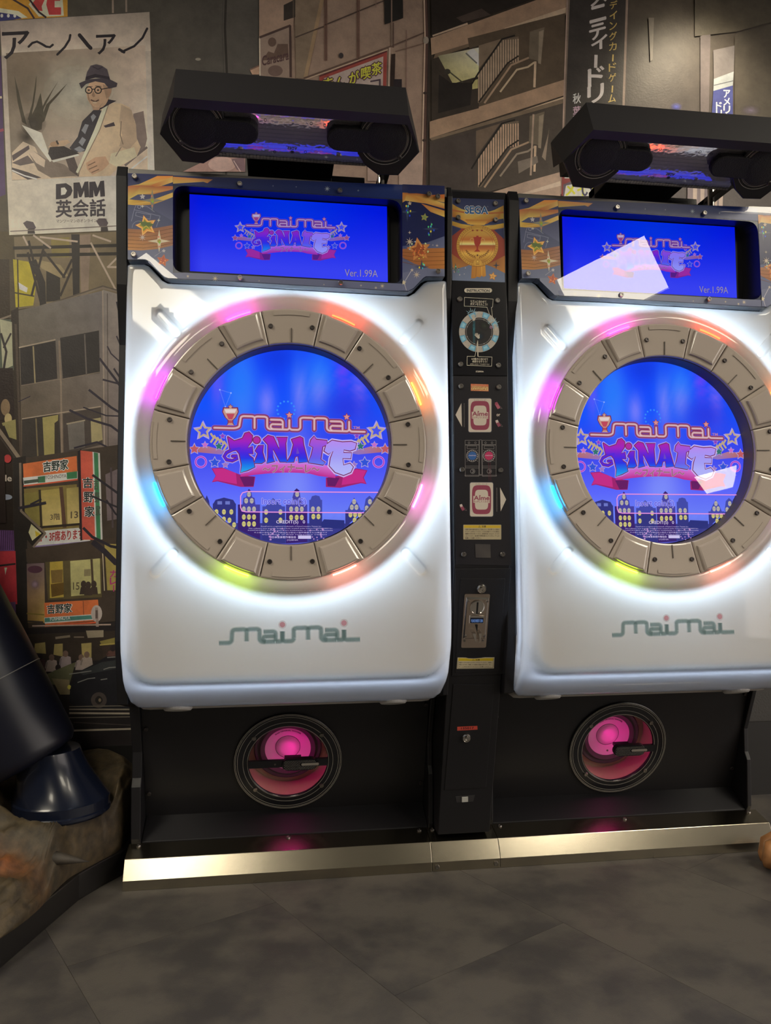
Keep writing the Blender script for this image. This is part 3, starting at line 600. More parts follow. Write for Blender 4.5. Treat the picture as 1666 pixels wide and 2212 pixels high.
p.poly([1214,366,1236,350,1250,424,1212,424],(104,48,48)); p.text('20',1219,366,1248,386,(180,164,156),0.05); p.poly([1216,400,1250,386,1300,398,1296,425,1216,425],(74,66,76)); p.poly([1222,402,1252,396,1290,402,1288,425,1218,425],(170,160,150)); p.text('メイド',1222,398,1292,424,(188,166,46),0.06); p.text('い',1256,404,1280,424,(52,50,72),0.05)
p.poly([1484,400,1560,400,1560,450,1484,450],(84,76,80))
for x in (1496,1512,1540,1552): p.poly([x,402,x+9,402,x+8,446,x,446],(124,112,106))
p.ell(1460,232,14,10,(70,76,150,0.7),edge=(60,60,110,0)); p.ell(1620,240,26,14,(96,88,104,0.6),edge=(60,56,60,0))
p.poly([1700,-90,1990,-90,1990,1500,1700,1500],(48,44,42))
p.build('mural_shop_banner', M_PRINT, wall)
# downlight above the wall on the right: its pool of light grazes the wallpaper
dl = empty('ceiling_downlight', (1.42, 0.36, 2.8)); tag(dl, 'small ceiling downlight grazing the wall above the right cabinet', 'ceiling light')
MB().lathe([(0.075, 0.0), (0.075, -0.012), (0.055, -0.014), (0.05, 0.02)], axis='z', n=28).build('frame', M_TRIM, dl)
MB().lathe([(0.0001, 0.0), (0.05, 0.0)], axis='z', n=24).build('diffuser', emit('downlight_lens', (255, 236, 196), 12.0), dl, loc=(0, 0, -0.006))
ld = bpy.data.lights.new('downlight', 'SPOT'); ld.energy = 36; ld.color = (1, 0.86, 0.62); ld.spot_size = math.radians(95); ld.spot_blend = 1.0; ld.shadow_soft_size = 0.12
lo = bpy.data.objects.new('downlight_beam', ld); C.objects.link(lo); lo.parent = dl; lo.location = (0, 0, -0.02); lo.rotation_euler = (math.radians(28), 0, 0)
# ================================================================== LEFT CABINET (the right one is a copy of it)
HC = 1.07                                      # height of the round screen's centre
TT = math.tan(TILT)
def ty(z): return (z-HC)*TT                     # the leaning front: how far back the front lies at height z
FRONT0 = (0, 0, HC)
def onfront(x, y, off=0.0):                     # measured point on the leaning front plane (moved towards the viewer by off)
    return hit(x, y, Vector(FRONT0)+NT*off, NT)
cab = empty('rhythm_game_cabinet', (0, 0, 0))
tag(cab, 'left white rhythm game cabinet with round screen, next to the dark leg statue', 'arcade machine', 'rhythm game cabinets')
# ---- carcass
XH = 0.3825
mb = MB()
prof = [(0.062, 1.66), (0.075, 1.685), (0.58, 1.685), (0.58, 0.0), (0.37, 0.0), (0.37, 0.10), (0.272, 0.43), (0.10, 0.47), (0.045, 0.60)]
# back plate with a round opening is built as two side prisms + top/bottom fill behind the screen
mb.prism([(-XH+0.012, y, z) for y, z in prof], (0.09, 0, 0)); mb.prism([(XH-0.012-0.09, y, z) for y, z in prof], (0.09, 0, 0))
mb.box((-XH+0.10, 0.11, 0.47), (XH-0.10, 0.58, 1.685)); mb.box((-XH+0.10, 0.46, 0.0), (XH-0.10, 0.58, 0.47)); mb.box((-XH+0.10, 0.30, 0.44), (XH-0.10, 0.46, 0.47))
mb.build('body', M_BLACK, cab)
# ---- side panels
sp = [(0.0, 1.672), (0.012, 1.700), (0.60, 1.700), (0.60, 0.0), (0.2855, 0.0), (0.2855, 0.075), (0.276, 0.095), (0.274, 0.225), (0.285, 0.245), (0.285, 0.31), (0.235, 0.435), (0.085, 0.47), (0.05, 0.62), (0.058, 1.30), (0.020, 1.43)]
for x0, th in ((-0.371, -0.024), (0.371, 0.0125)):
    MB().prism([(x0, y, z) for y, z in sp], (th, 0, 0)).build('side_panel', M_BLACK, cab, bevel=0.002)
# ---- white translucent front shell
def capsule(cx, cz, L, R, ang, n=8):
    out = []
    for s_, a in ((1, -PI/2), (-1, PI/2)):
        for k in range(n+1):
            t = a+PI*k/n; x, z = s_*L/2+R*math.cos(t), R*math.sin(t)
            out.append((cx+x*math.cos(ang)-z*math.sin(ang), cz+x*math.sin(ang)+z*math.cos(ang)))
    return out
notch = [(268,567),(311,567.5),(321,572),(350,603),(362,609),(480,614),(840,635),(884,637),(897,630),(917,609),(925,605),(968,603)]
top = []
for a in notch: q = onfront(*a); top.append((q.x, q.z))
top[0] = (-0.3735, top[0][1]); top[-1] = (0.3735, top[-1][1])
ZB = 0.455
outline = [(0.3735, 0.62), (0.371, 0.51), (0.366, 0.475), (0.352, 0.458), (0.335, ZB), (0.2, ZB), (0.0, ZB), (-0.2, ZB), (-0.335, ZB), (-0.352, 0.458), (-0.366, 0.475), (-0.371, 0.51), (-0.3735, 0.62), (-0.3735, 0.8), (-0.3735, 1.0), (-0.3735, 1.2)] + top + [(0.3735, 1.2), (0.3735, 1.0), (0.3735, 0.8)]
def resample(poly, d):
    out = []
    for i in range(len(poly)):
        a, b = Vector(poly[i]), Vector(poly[(i+1) % len(poly)]); n = max(1, int((b-a).length/d))
        for k in range(n): out.append(tuple(a.lerp(b, k/n)))
    return out
def pdist(x, z, poly):
    best = 9
    for i in range(len(poly)):
        ax_, az = poly[i]; bx_, bz = poly[(i+1) % len(poly)]; dx, dz = bx_-ax_, bz-az
        t = max(0, min(1, ((x-ax_)*dx+(z-az)*dz)/(dx*dx+dz*dz+1e-12))); d = math.hypot(x-ax_-dx*t, z-az-dz*t)
        if d < best: best = d
    return best
def inside(x, z, poly):
    c = False; n = len(poly)
    for i in range(n):
        x0, z0 = poly[i]; x1, z1 = poly[i-1]
        if (z0 > z) != (z1 > z) and x < (x1-x0)*(z-z0)/(z1-z0)+x0: c = not c
    return c
SL = [(-0.2795, HC+0.272, math.radians(-48)), (0.283, HC+0.272, math.radians(48)), (-0.2795, HC-0.272, math.radians(48)), (0.283, HC-0.272, math.radians(-48))]
def seg_d(x, z, c):
    cx, cz, a = c; dx, dz = x-cx, z-cz; u = dx*math.cos(a)+dz*math.sin(a); v = -dx*math.sin(a)+dz*math.cos(a)
    return math.hypot(max(0, abs(u)-0.027), v)
def sst(a, b, x): t = max(0, min(1, (x-a)/(b-a))); return t*t*(3-2*t)
# inset field: rounded at the bottom corners; below and outside it the shell turns back
def inset(x, z):    # >0 outside the inset, metres
    qx, qz = abs(x)-(0.352-0.06), (0.535+0.06)-z
    return math.hypot(max(qx, 0), max(qz, 0))-0.06 if z < 0.62 else abs(x)-0.352
def shell_y(x, z, d):
    y = ty(z)
    e = inset(x, z)
    low = sst(0.70, 0.56, z)
    if z < 0.70:
        s_ = max(0, e); y += low*(0.010*sst(-0.012, 0.006, e) + 0.0*s_)
    if z < 0.537: t = (0.537-z)/0.082; y += 0.118*(0.30*t+0.70*t**1.5)
    if z < 0.60: y += 0.055*sst(0.0, 0.018, e)*((0.60-z)/0.145)*(1 if z > 0.535 else max(0, (z-0.455)/0.08))
    if d < 0.014: y += 0.014*(1-math.sqrt(max(0, 1-(1-d/0.014)**2)))
    r = math.hypot(x, z-HC)
    if r < 0.352: y -= 0.011*math.sin(PI*max(0, min(1, (r-0.300)/0.052)))**1.0
    for c in SL:
        q = seg_d(x, z, c)
        if q < 0.015: y += 0.006*sst(0.0135, 0.0095, q) - 0.002*sst(0.006, 0.0, q)
    return y
RH = 0.306
pts, edges = [], []
def addloop(lp):
    b = len(pts); pts.extend(Vector(q) for q in lp); edges.extend((b+i, b+(i+1) % len(lp)) for i in range(len(lp)))
ol = resample(outline, 0.008); addloop(ol)
for off in (0.0015, 0.004, 0.008, 0.0115, 0.0142, 0.0165):
    lp = []
    n = len(ol)
    for i in range(n):
        a, b = Vector(ol[i-1]), Vector(ol[(i+1) % n]); t = (b-a).normalized(); nn = Vector((-t.y, t.x))
        q = Vector(ol[i])+nn*off
        if not inside(q.x, q.y, ol): q = Vector(ol[i])-nn*off
        if pdist(q.x, q.y, outline) > off*0.85 and inside(q.x, q.y, ol): pts.append(q)
for rr, n in ((RH, 120), (0.312, 120), (0.319, 120), (0.326, 120), (0.333, 120), (0.340, 120), (0.347, 120), (0.353, 120)):
    lp = [(rr*math.cos(2*PI*k/n), HC+rr*math.sin(2*PI*k/n)) for k in range(n)]
    if rr == RH: addloop(lp)
    else: pts.extend(Vector(q) for q in lp)
for c in SL:
    for R_ in (0.0045, 0.0085, 0.0105, 0.0125, 0.0145):
        pts.extend(Vector(q) for q in capsule(c[0], c[1], 0.054, R_, c[2]))
        for k in range(1, 6):
            for sg in (-1, 1):
                u = -0.027+0.009*k; v = sg*R_; pts.append(Vector((c[0]+u*math.cos(c[2])-v*math.sin(c[2]), c[1]+u*math.sin(c[2])+v*math.cos(c[2]))))
for k in range(-30, 31):
    pts.extend(Vector((k*0.0098, z)) for z in (0.541, 0.537, 0.533, 0.529))
for k in range(9):
    for rr in (0.052, 0.056, 0.060, 0.064, 0.068):
        t = math.radians(90*k/8)
        for sx in (-1, 1): pts.append(Vector((sx*(0.292+rr*math.sin(t)), 0.595-rr*math.cos(t))))
gx = 0.0105
z = ZB
while z < 1.48:
    x = -0.37
    while x < 0.371:
        if inside(x, z, ol) and pdist(x, z, outline) > 0.0195 and math.hypot(x, z-HC) > 0.358 and min(seg_d(x, z, c) for c in SL) > 0.017: pts.append(Vector((x, z)))
        x += gx
    z += gx
v2, e2, f2, _, _, _ = delaunay_2d_cdt(pts, edges, [], 0, 1e-5)
V = []; 
for q in v2:
    d = pdist(q.x, q.y, outline); V.append((q.x, shell_y(q.x, q.y, d), q.y))
Fs = []
for f in f2:
    cx = sum(v2[i].x for i in f)/3; cz = sum(v2[i].y for i in f)/3
    if inside(cx, cz, ol) and math.hypot(cx, cz-HC) > RH-0.0005: Fs.append(tuple(f))
mb = MB(); mb.add(V, Fs)
def backy(z): return ty(z)+(0.064 if z > 0.62 else 0.064+(0.62-z)/0.165*0.12)
yo = [shell_y(x, z, 0.0) for x, z in ol]
ring0 = [(x, y, z) for (x, z), y in zip(ol, yo)]
ring1 = [(x*1.0, max(y+0.01, backy(z)-0.01), z) for (x, z), y in zip(ol, yo)]
ring2 = [(x*(0.99 if z < 0.5 else 1.0), max(y+0.012, backy(z)) if z > 0.5 else 0.158, z if z > 0.5 else 0.442+(z-ZB)*0.6) for (x, z), y in zip(ol, yo)]
mb.loft([ring0, ring1, ring2], cap=False)
me = mb.mesh('front_shell')
bm = bmesh.new(); bm.from_mesh(me); bmesh.ops.remove_doubles(bm, verts=bm.verts, dist=1e-5); bmesh.ops.recalc_face_normals(bm, faces=bm.faces); bm.to_mesh(me); bm.free()
M_SHELL = bpy.data.materials.new('translucent_white_acrylic'); M_SHELL.use_nodes = True
nt = M_SHELL.node_tree; nt.nodes.remove(nt.nodes['Principled BSDF'])
df = nt.nodes.new('ShaderNodeBsdfDiffuse'); df.inputs[0].default_value = (0.64, 0.60, 0.55, 1)
tl = nt.nodes.new('ShaderNodeBsdfTranslucent'); tl.inputs[0].default_value = (0.80, 0.80, 0.80, 1)
mx = nt.nodes.new('ShaderNodeMixShader'); mx.inputs[0].default_value = 0.36
gl = nt.nodes.new('ShaderNodeBsdfGlossy'); gl.inputs['Roughness'].default_value = 0.03
fr = nt.nodes.new('ShaderNodeLayerWeight'); fr.inputs[0].default_value = 0.5
pw = nt.nodes.new('ShaderNodeMath'); pw.operation = 'POWER'; pw.inputs[1].default_value = 4
ad = nt.nodes.new('ShaderNodeMath'); ad.operation = 'MULTIPLY_ADD'; ad.inputs[1].default_value = 0.9; ad.inputs[2].default_value = 0.04; ad.use_clamp = True
mx2 = nt.nodes.new('ShaderNodeMixShader'); lk = nt.links.new
lk(df.outputs[0], mx.inputs[1]); lk(tl.outputs[0], mx.inputs[2]); lk(fr.outputs['Facing'], pw.inputs[0]); lk(pw.outputs[0], ad.inputs[0]); lk(ad.outputs[0], mx2.inputs[0])
lk(mx.outputs[0], mx2.inputs[1]); lk(gl.outputs[0], mx2.inputs[2]); lk(mx2.outputs[0], nt.nodes['Material Output'].inputs[0])
shell = link('front_shell', me, M_SHELL, cab, smooth=True)
shell['label'] = 'glowing white plastic front'
for x in (-0.265, 0.255):
    MB().lathe([(0.0001, -0.004), (0.030, -0.004), (0.034, 0.0), (0.034, 0.004)], c=(0, 0, 0), axis='z', n=28).build('shell_bumper', mat('white_rubber', (0.62, 0.61, 0.60), 0.5), shell, loc=(x, 0.135, 0.447), rot=(math.radians(-16), 0, 0))
# inner reflector box, light walls and LED strips behind the shell
mb = MB()
bp_ = [q for q in resample(outline, 0.03)]
v3, e3, f3, _, _, _ = delaunay_2d_cdt([Vector((x*0.985, (z-1)*0.985+1)) for x, z in bp_]+[Vector((0.30*math.cos(2*PI*k/40), HC+0.30*math.sin(2*PI*k/40))) for k in range(40)], [(i, (i+1) % len(bp_)) for i in range(len(bp_))]+[(len(bp_)+i, len(bp_)+(i+1) % 40) for i in range(40)], [], 0, 1e-5)
mb.add([(q.x, backy(q.y)-0.004, q.y) for q in v3], [tuple(f) for f in f3 if math.hypot(sum(v3[i].x for i in f)/3, sum(v3[i].y for i in f)/3-HC) > 0.29 and inside(sum(v3[i].x for i in f)/3, sum(v3[i].y for i in f)/3, outline)])
mb.build('reflector', M_REFLECTOR, cab)
def P3(x, z, dy): return (x, ty(z)+dy, z)
wall_r = 0.351
MB().loft([[P3(wall_r*math.cos(2*PI*k/72), HC+wall_r*math.sin(2*PI*k/72), dy) for k in range(72)] for dy in (0.005, 0.058)], cap=False).build('light_baffle', M_REFLECTOR, cab)
path = [(-0.351, 0.80)]+[(-0.292-0.059*math.cos(math.radians(a)), 0.595-0.059*math.sin(math.radians(a))) for a in range(0, 91, 10)]
path = path+[(-x, z) for x, z in reversed(path)]
MB().loft([[(x, ty(z)+0.0125+(0.012 if z < 0.6 else 0), z) for x, z in path], [(x, backy(z)-0.006, z) for x, z in path]], cap=False, close=False).build('light_baffle', M_REFLECTOR, cab)
M_LED = emit('white_led', (208, 234, 255), 24.0)
M_LED2 = emit('rim_led', (205, 225, 255), 8.0)
RL = 0.3655
MB().tube([P3(RL*math.cos(2*PI*k/64), HC+RL*math.sin(2*PI*k/64), 0.026) for k in range(64)], 0.0035, n=6, closed=True).build('led_strip', M_LED, cab)
lp = [(-0.3645, 1.38), (-0.3645, 0.62), (-0.359, 0.555), (-0.340, 0.528), (-0.29, 0.522), (0.29, 0.522), (0.340, 0.528), (0.359, 0.555), (0.3645, 0.62), (0.3645, 1.38)]
MB().tube([(x, ty(z)+(0.064 if z < 0.6 else 0.036), z) for x, z in lp], 0.003, n=6).build('led_strip', M_LED2, cab)
# logo under the white plastic
def maimai_path():
    """single-line neon lettering, unit box 100 x 14 (y up)"""
    def arc(cx, cy, rx, ry, a0, a1, n=7): return [(cx+rx*math.cos(math.radians(a0+(a1-a0)*k/n)), cy+ry*math.sin(math.radians(a0+(a1-a0)*k/n))) for k in range(n+1)]
    m1 = [(0, 0.3), (5, 0.3)]+arc(6.5, 2.5, 2.5, 2.2, -90, 0)+[(9.4, 8)]+arc(12.2, 9.2, 2.6, 2.6, 180, 90)+[(15.5, 11.8)]+arc(17.2, 9.4, 2.4, 2.4, 90, 0)+[(19.6, 1)]
    m2 = [(19.6, 9.2)]+arc(22.2, 9.2, 2.6, 2.6, 180, 90)+[(25, 11.8)]+arc(26.2, 9.2, 2.6, 2.6, 90, 0)+[(28.8, 3)]+arc(31.2, 2.8, 2.4, 2.4, 180, 270)+[(39.8, 0.4)]
    a1 = [(31.5, 7.6), (37, 7.6)]+arc(38.2, 5.6, 2.0, 2.0, 90, 0)+[(40.2, 0.4)]
    a2 = [(40.2, 4.2), (33.2, 4.2)]+arc(33.2, 2.4, 1.9, 1.9, 90, 270)
    i1 = [(40, 0.4), (42.5, 0.4)]+arc(43.2, 2.2, 1.8, 1.8, -90, 0)+[(45.0, 7.6)]
    i1b = [(45, 7.6), (45, 2.4)]+arc(47.2, 2.4, 2.2, 2.0, 180, 270)+arc(50.6, 2.5, 2.4, 2.1, -90, 0)
    def sh(p, d): return [(x+d, y) for x, y in p]
    m3 = [(53.0, 2.5), (53.0, 8)]+arc(55.6, 9.2, 2.6, 2.6, 180, 90)+[(59, 11.8)]+arc(60.8, 9.4, 2.4, 2.4, 90, 0)+[(63.2, 1)]
    m4 = sh(m2, 43.6)
    A1, A2 = sh(a1, 43.6), sh(a2, 43.6)
    i2 = sh(i1, 43.6)
    i2b = [(88.6, 7.6), (88.6, 2.6)]+arc(91, 2.6, 2.4, 2.3, 180, 270)+[(100, 0.3)]
    return [m1, m2, a1, a2, i1, i1b, m3, m4, A1, A2, i2, i2b], [(45, 12.4), (88.6, 12.4)]
def draw_maimai(p, x0, y0, x1, y1, h, passes, dots=None, t0=9.4):
    """left end (x0,y0), right end (x1,y1) of the base line, h = height of 14 units"""
    S, Dt = maimai_path()
    hh = lambda y: y if y < 7.6 or y > 12.2 else 7.6+(y-7.6)*0.5
    g = lambda x: x*t0/9.4 if x < 9.4 else t0+(x-9.4)*(100-t0)/90.6
    f = lambda a: (x0+(x1-x0)*g(a[0])/100.0, y0+(y1-y0)*g(a[0])/100.0-h*hh(a[1])/14.0)
    for wd, c in passes:
        for st in S: p.stroke([f(a) for a in st], wd, c, caps=len(c) < 4); p.layer -= 1
        p.layer += 1
    if dots:
        for r, c, kind in dots:
            for d in Dt:
                X, Y = f(d)
                if kind == 'star': p.star(X, Y-1, r, c)
                else: p.ell(X, Y, r, r, c)
lg = Print(lambda x, y: onfront(x, y, 0.0006), NT, eps=1e-5)
draw_maimai(lg, 473, 1390, 778, 1382, 42, [(13, (176,190,190,0.15)), (11, (160,178,180,0.2)), (9, (140,164,166,0.3)), (6.5, (112,146,150,0.5))], [(9, (206,170,176,0.35), 'd'), (6.0, (200,136,150,0.75), 'd')])
lgo = lg.build('logo', M_DECAL, shell); lgo['label'] = 'teal looping logo lettering with pink dots'
# ---- button ring (leans with the front)
ring_rot = (-TILT, 0, 0)
def dm(name, col, rough, tr=0.0):
    mt = bpy.data.materials.new(name); mt.use_nodes = True; nt = mt.node_tree; b = nt.nodes['Principled BSDF']
    b.inputs['Base Color'].default_value = (*col, 1); b.inputs['Roughness'].default_value = rough; b.inputs['Coat Weight'].default_value = 0.4; b.inputs['Coat Roughness'].default_value = 0.03
    return mt
M_TAUPE = dm('smoky_taupe_plastic', (0.43, 0.37, 0.325), 0.22)
M_TAUPE2 = dm('smoky_button_plastic', (0.46, 0.40, 0.36), 0.12)
M_GROOVE = mat('ring_groove', (0.10, 0.082, 0.07), 0.5)
rg = MB().lathe([(0.232, 0.045), (0.232, 0.004), (0.236, 0.000), (0.300, -0.004), (0.3125, -0.003), (0.3165, 0.004), (0.3165, 0.03)], n=128).build('button_ring', M_GROOVE, cab, loc=(0, 0, HC), rot=ring_rot, smooth=False)
def sector(a, r0, r1, h0, h1, bev=0.0035, n=9, gap=0.0009):
    """annular block centred on +x, half angle a, faces towards -y; h0/h1 = proud height at the inner/outer radius"""
    def loop(ins, dh, base=None):
        out = []
        ri, ro = r0+ins, r1-ins
        for k in range(n+1):
            aa = a-(gap+ins)/ri; t = -aa+2*aa*k/n; out.append((ri*math.cos(t), -(h0-dh) if base is None else base, ri*math.sin(t)))
        for k in range(n+1):
            aa = a-(gap+ins)/ro; t = aa-2*aa*k/n; out.append((ro*math.cos(t), -(h1-dh) if base is None else base, ro*math.sin(t)))
        return out
    rings = [loop(0, 0, 0.004), loop(0, bev), loop(bev*0.3, bev*0.3), loop(bev, 0)]
    mb = MB(); mb.loft(rings, cap=False); b = len(mb.v)-2*(n+1)
    for k in range(n): mb.f.append((b+k, b+k+1, b+2*n-k, b+2*n+1-k))
    return mb
SA, BA = math.radians(12.8), math.radians(9.7)
seg_me = sector(SA, 0.2335, 0.3135, 0.006, 0.012).mesh('ring_segment'); seg_me.materials.append(M_TAUPE)
mb = sector(BA, 0.2335, 0.3135, 0.006, 0.012)
btn_me = mb.mesh('ring_button'); btn_me.materials.append(M_TAUPE)
pad_me = sector(math.radians(8.0), 0.2465, 0.3085, 0.013, 0.019, bev=0.005, gap=0.0015).mesh('button_pad'); pad_me.materials.append(M_TAUPE2)
rib_me = MB().prism([(0.236, -0.0055, -0.0011), (0.268, -0.0085, -0.0011), (0.268, -0.0085, 0.0011), (0.236, -0.0055, 0.0011)], (0, -0.0022, 0)).mesh('segment_rib'); rib_me.materials.append(M_GROOVE)
lip_me = MB().lathe([(0.2985, -0.0115), (0.2985, -0.0128), (0.3065, -0.0136), (0.3065, -0.0118)], n=8, a0=-SA*0.62, a1=SA*0.62).mesh('segment_lip'); lip_me.materials.append(M_TAUPE)
for k in range(8):
    a = 2*PI*k/8
    link('ring_segment', seg_me, None, rg, rot=(0, -a, 0)); link('segment_rib', rib_me, None, rg, rot=(0, -a, 0)); link('segment_lip', lip_me, None, rg, rot=(0, -a, 0))
    for s_ in (-1, 1):
        t = a+s_*math.radians(9.99); link('screw', SCREWD, None, rg, loc=(0.275*math.cos(t), -0.0105, 0.275*math.sin(t)))
    b = a+PI/8; link('ring_button', btn_me, None, rg, rot=(0, -b, 0)); link('button_pad', pad_me, None, rg, rot=(0, -b, 0))
# coloured light strips at the outer rim of the buttons, from the right-hand upper one round
LEDC = [((255,130,40), 8), ((255,60,30), 9), ((255,50,200), 9), ((226,40,255), 9), ((20,170,255), 9), ((206,255,60), 5), ((255,150,130), 5), ((255,130,220), 6)]
DOME = 3.2
for k, (c, s_) in enumerate(LEDC):
    mt = emit('button_led_%s' % ('orange','red','pink','violet','blue','lime','salmon','rose')[k], c, s_*1.6)
    me = MB().lathe([(0.3150, -0.0095), (0.3156, -0.0135), (0.3172, -0.0140), (0.3182, -0.0095)], n=10, a0=-math.radians(5.2), a1=math.radians(5.2)).mesh('button_light'); me.materials.append(mt)
    m2 = emit('dome_led_%d' % k, c, s_*DOME)
    me2 = MB().tube([(0.3270*math.cos(t), 0.014, 0.3270*math.sin(t)) for t in [math.radians(-8+16*q/10) for q in range(11)]], 0.003, n=6).mesh('dome_led'); me2.materials.append(m2)
    link('dome_led', me2, None, rg, rot=(0, -(PI/8+2*PI*k/8), 0))
    link('button_light', me, None, rg, rot=(0, -(PI/8+2*PI*k/8), 0))['label'] = '%s light strip' % ('orange','red','hot pink','violet','sky blue','lime','salmon','rose')[k]
# ---- round screen
SY = 0.045
P_S = Vector((0, SY, HC))
scr = MB().lathe([(0.0001, 0.0), (0.232, 0.0), (0.232, 0.02), (0.0001, 0.02)], n=96).build('round_screen', M_RECESS, cab, loc=(0, SY, HC), rot=ring_rot)
p = Print(lambda x, y: hit(x, y, P_S-NT*(-0.0008), NT), NT, eps=8e-6)
CX, CY, RS = 625.0, 963.0, 217.0
# background: polar grid with vertical gradient
stops = [(0.0, (24,62,255)), (0.3, (22,84,255)), (0.5, (60,70,238)), (0.72, (92,104,255)), (0.85, (112,134,255)), (1.0, (84,84,190))]
def bgc(v):
    for i in range(len(stops)-1):
        if v <= stops[i+1][0]: t = (v-stops[i][0])/(stops[i+1][0]-stops[i][0]); return mixc(stops[i][1], stops[i+1][1], max(0, t))
    return stops[-1][1]
# aurora curtains are part of the picture on the screen
aur = [(522,850,26,78,(126,142,255)),(520,830,40,90,(30,120,255)),(640,800,20,60,(20,96,255)),(576,870,18,40,(130,130,255)),(648,850,16,60,(130,132,252)),(690,815,34,66,(40,130,255)),(690,850,20,40,(120,136,255)),(740,800,12,60,(110,70,250)),(776,850,14,50,(140,110,250)),(470,830,14,60,(100,90,250)),(600,770,40,34,(20,60,225)),(750,880,60,40,(44,56,226)),(640,1000,40,80,(120,126,252)),(630,1060,50,60,(128,146,255))]
nr, na = 22, 72; V, Fc, Cc = [], [], []
for j in range(nr+1):
    for i in range(na):
        r = RS*max(0.0005, j/nr); a = 2*PI*i/na; x, y = CX+r*math.cos(a), CY+0.982*r*math.sin(a)
        c = bgc((y-750)/426.0)
        for ax_, ay, rx, ry, cc in aur:
            q = ((x-ax_)/rx)**2+((y-ay)/ry)**2; wgt = math.exp(-q*1.1)*0.85; c = mixc(c, cc, wgt)
        V.append((x, y)); Cc.append(p._col(c))
for j in range(nr):
    for i in range(na): Fc.append((j*na+i, j*na+(i+1) % na, (j+1)*na+(i+1) % na, (j+1)*na+i))
p.raw(V, Fc, Cc)
def logo_art(p, X, Y, s, full=True):
    """the lit title art, centred on (X, Y), s = size"""
    f = lambda x, y: (X+(x-626)*s, Y+(y-975)*s)
    def L(pts): return [f(pts[i], pts[i+1]) for i in range(0, len(pts), 2)]
    # shooting stars
    for sx in (-1, 1):
        mx_ = lambda x: 626+sx*(626-x)
        for k in range(5): p.line([f(mx_(455+k*7), 936+k*4.2), f(mx_(462+k*7), 946+k*4.0), f(mx_(455+k*7), 956+k*4.4)], 4.2*s, (206,178,120)); 
        q = f(mx_(439), 931); p.star(q[0], q[1], 23*s, (190,172,236)); p.star(q[0], q[1], 20*s, (206,178,128), ang=-PI/2+0.12*sx); p.star(q[0], q[1], 12*s, (70,84,240), ang=-PI/2+0.12*sx)
        p.poly([f(mx_(425), 966), f(mx_(450), 964), f(mx_(500), 978), f(mx_(478), 982), f(mx_(428), 977)], [(190,112,104),(196,124,120),(150,120,190),(150,120,190),(190,108,96)])
        for cx, cy, r, c in ((420,970,11,(206,92,80)),(443,961,7,(214,112,196)),(473,964,9,(46,120,92)),(464,999,11,(44,84,214)),(481,942,6,(150,60,190)),(487,1004,7,(170,122,190))):
            q = f(mx_(cx), cy); p.star(q[0], q[1], r*s*1.25, (196,180,216)); p.star(q[0], q[1], r*s, c)
        q = f(mx_(434), 998); p.ring(q[0], q[1], 9*s, 13.5*s, (236,150,240), n=24); p.ring(q[0], q[1], 10*s, 12.5*s, (178,60,180), n=24)
    # trophy and looping letters
    for e, c in ((2.2, (120,36,70)), (0.0, (214,160,120))):
        p.poly(L([484-e,882-e,512+e,882-e,514+e,890,508+e,902,502+e,908,502+e,914,508+e,922+e,488-e,922+e,494-e,914,494-e,908,488-e,902,482-e,890]), c); p.star(*f(498,879), (5+e)*s, c)
    p.poly(L([485,884,511,884,508,892,488,892]), (246,226,200)); p.poly(L([489,894,507,894,502,906,494,906]), (206,70,70)); p.poly(L([494,908,502,908,503,914,493,914]), (186,80,70))
    draw_maimai(p, *f(463,925), *f(788,934), 40*s, [(13*s, (130,96,206)), (10*s, (128,34,74)), (6.2*s, (196,124,112)), (2.4*s, (240,206,196))], t0=17.5)
    for (x, y) in ((625,897),(749,901)): q = f(x, y); p.star(q[0], q[1], 9.5*s, (128,34,70)); p.star(q[0], q[1], 7*s, (238,150,130))
    p.text('TM', *f(763,921), *f(777,927), (200,130,150), 0.02)
    # ribbon
    p.poly(L([457,1012,480,1010,520,1026,552,1030,548,1052,520,1052,470,1040,458,1042,466,1028]), (170,30,92)); p.poly(L([460,1013,482,1012,510,1022,512,1046,470,1038,460,1040,467,1028]), (214,40,120)); p.poly(L([518,1030,550,1030,548,1050,528,1051]), (104,22,80))
    p.poly(L([794,1016,770,1012,730,1028,704,1032,704,1052,735,1054,780,1044,792,1046,786,1032]), (170,30,92)); p.poly(L([791,1017,770,1014,742,1024,738,1048,780,1042,790,1044,784,1032]), (214,40,120)); p.poly(L([734,1032,706,1032,708,1050,724,1051]), (104,22,80))
    up = [(520+i*18.6, 1005+0.0-9*math.sin(PI*i/11)+ (3 if i > 8 else 0)) for i in range(12)]; dn = [(x, y+25) for x, y in reversed(up)]
    p.poly([f(x, y) for x, y in up]+[f(x, y) for x, y in dn], [(236,120,214)]*12+[(206,40,130)]*12)
    for bold, c in ((0.10, (236,190,240)), (0.06, (110,40,70)), (0.0, (196,130,120))): p.text('〜フィナーレ〜', *f(568,1006), *f(690,1024), c, bold, arc=3*s)
    # big title letters
    let = [('F', 490, 938, 538, 1020, True), ('i', 553, 948, 572, 1000, False), ('N', 579, 945, 625, 998, False), ('A', 630, 946, 664, 1000, False), ('L', 668, 946, 706, 1003, False), ('E', 704, 950, 766, 1024, True)]
    grad_ = [(190,30,140), (170,30,190), (96,30,214), (40,40,230), (20,130,236), (40,190,236)]
    gradw = [(214,150,230), (196,150,244), (180,160,250), (176,170,250), (190,190,255), (196,200,255)]
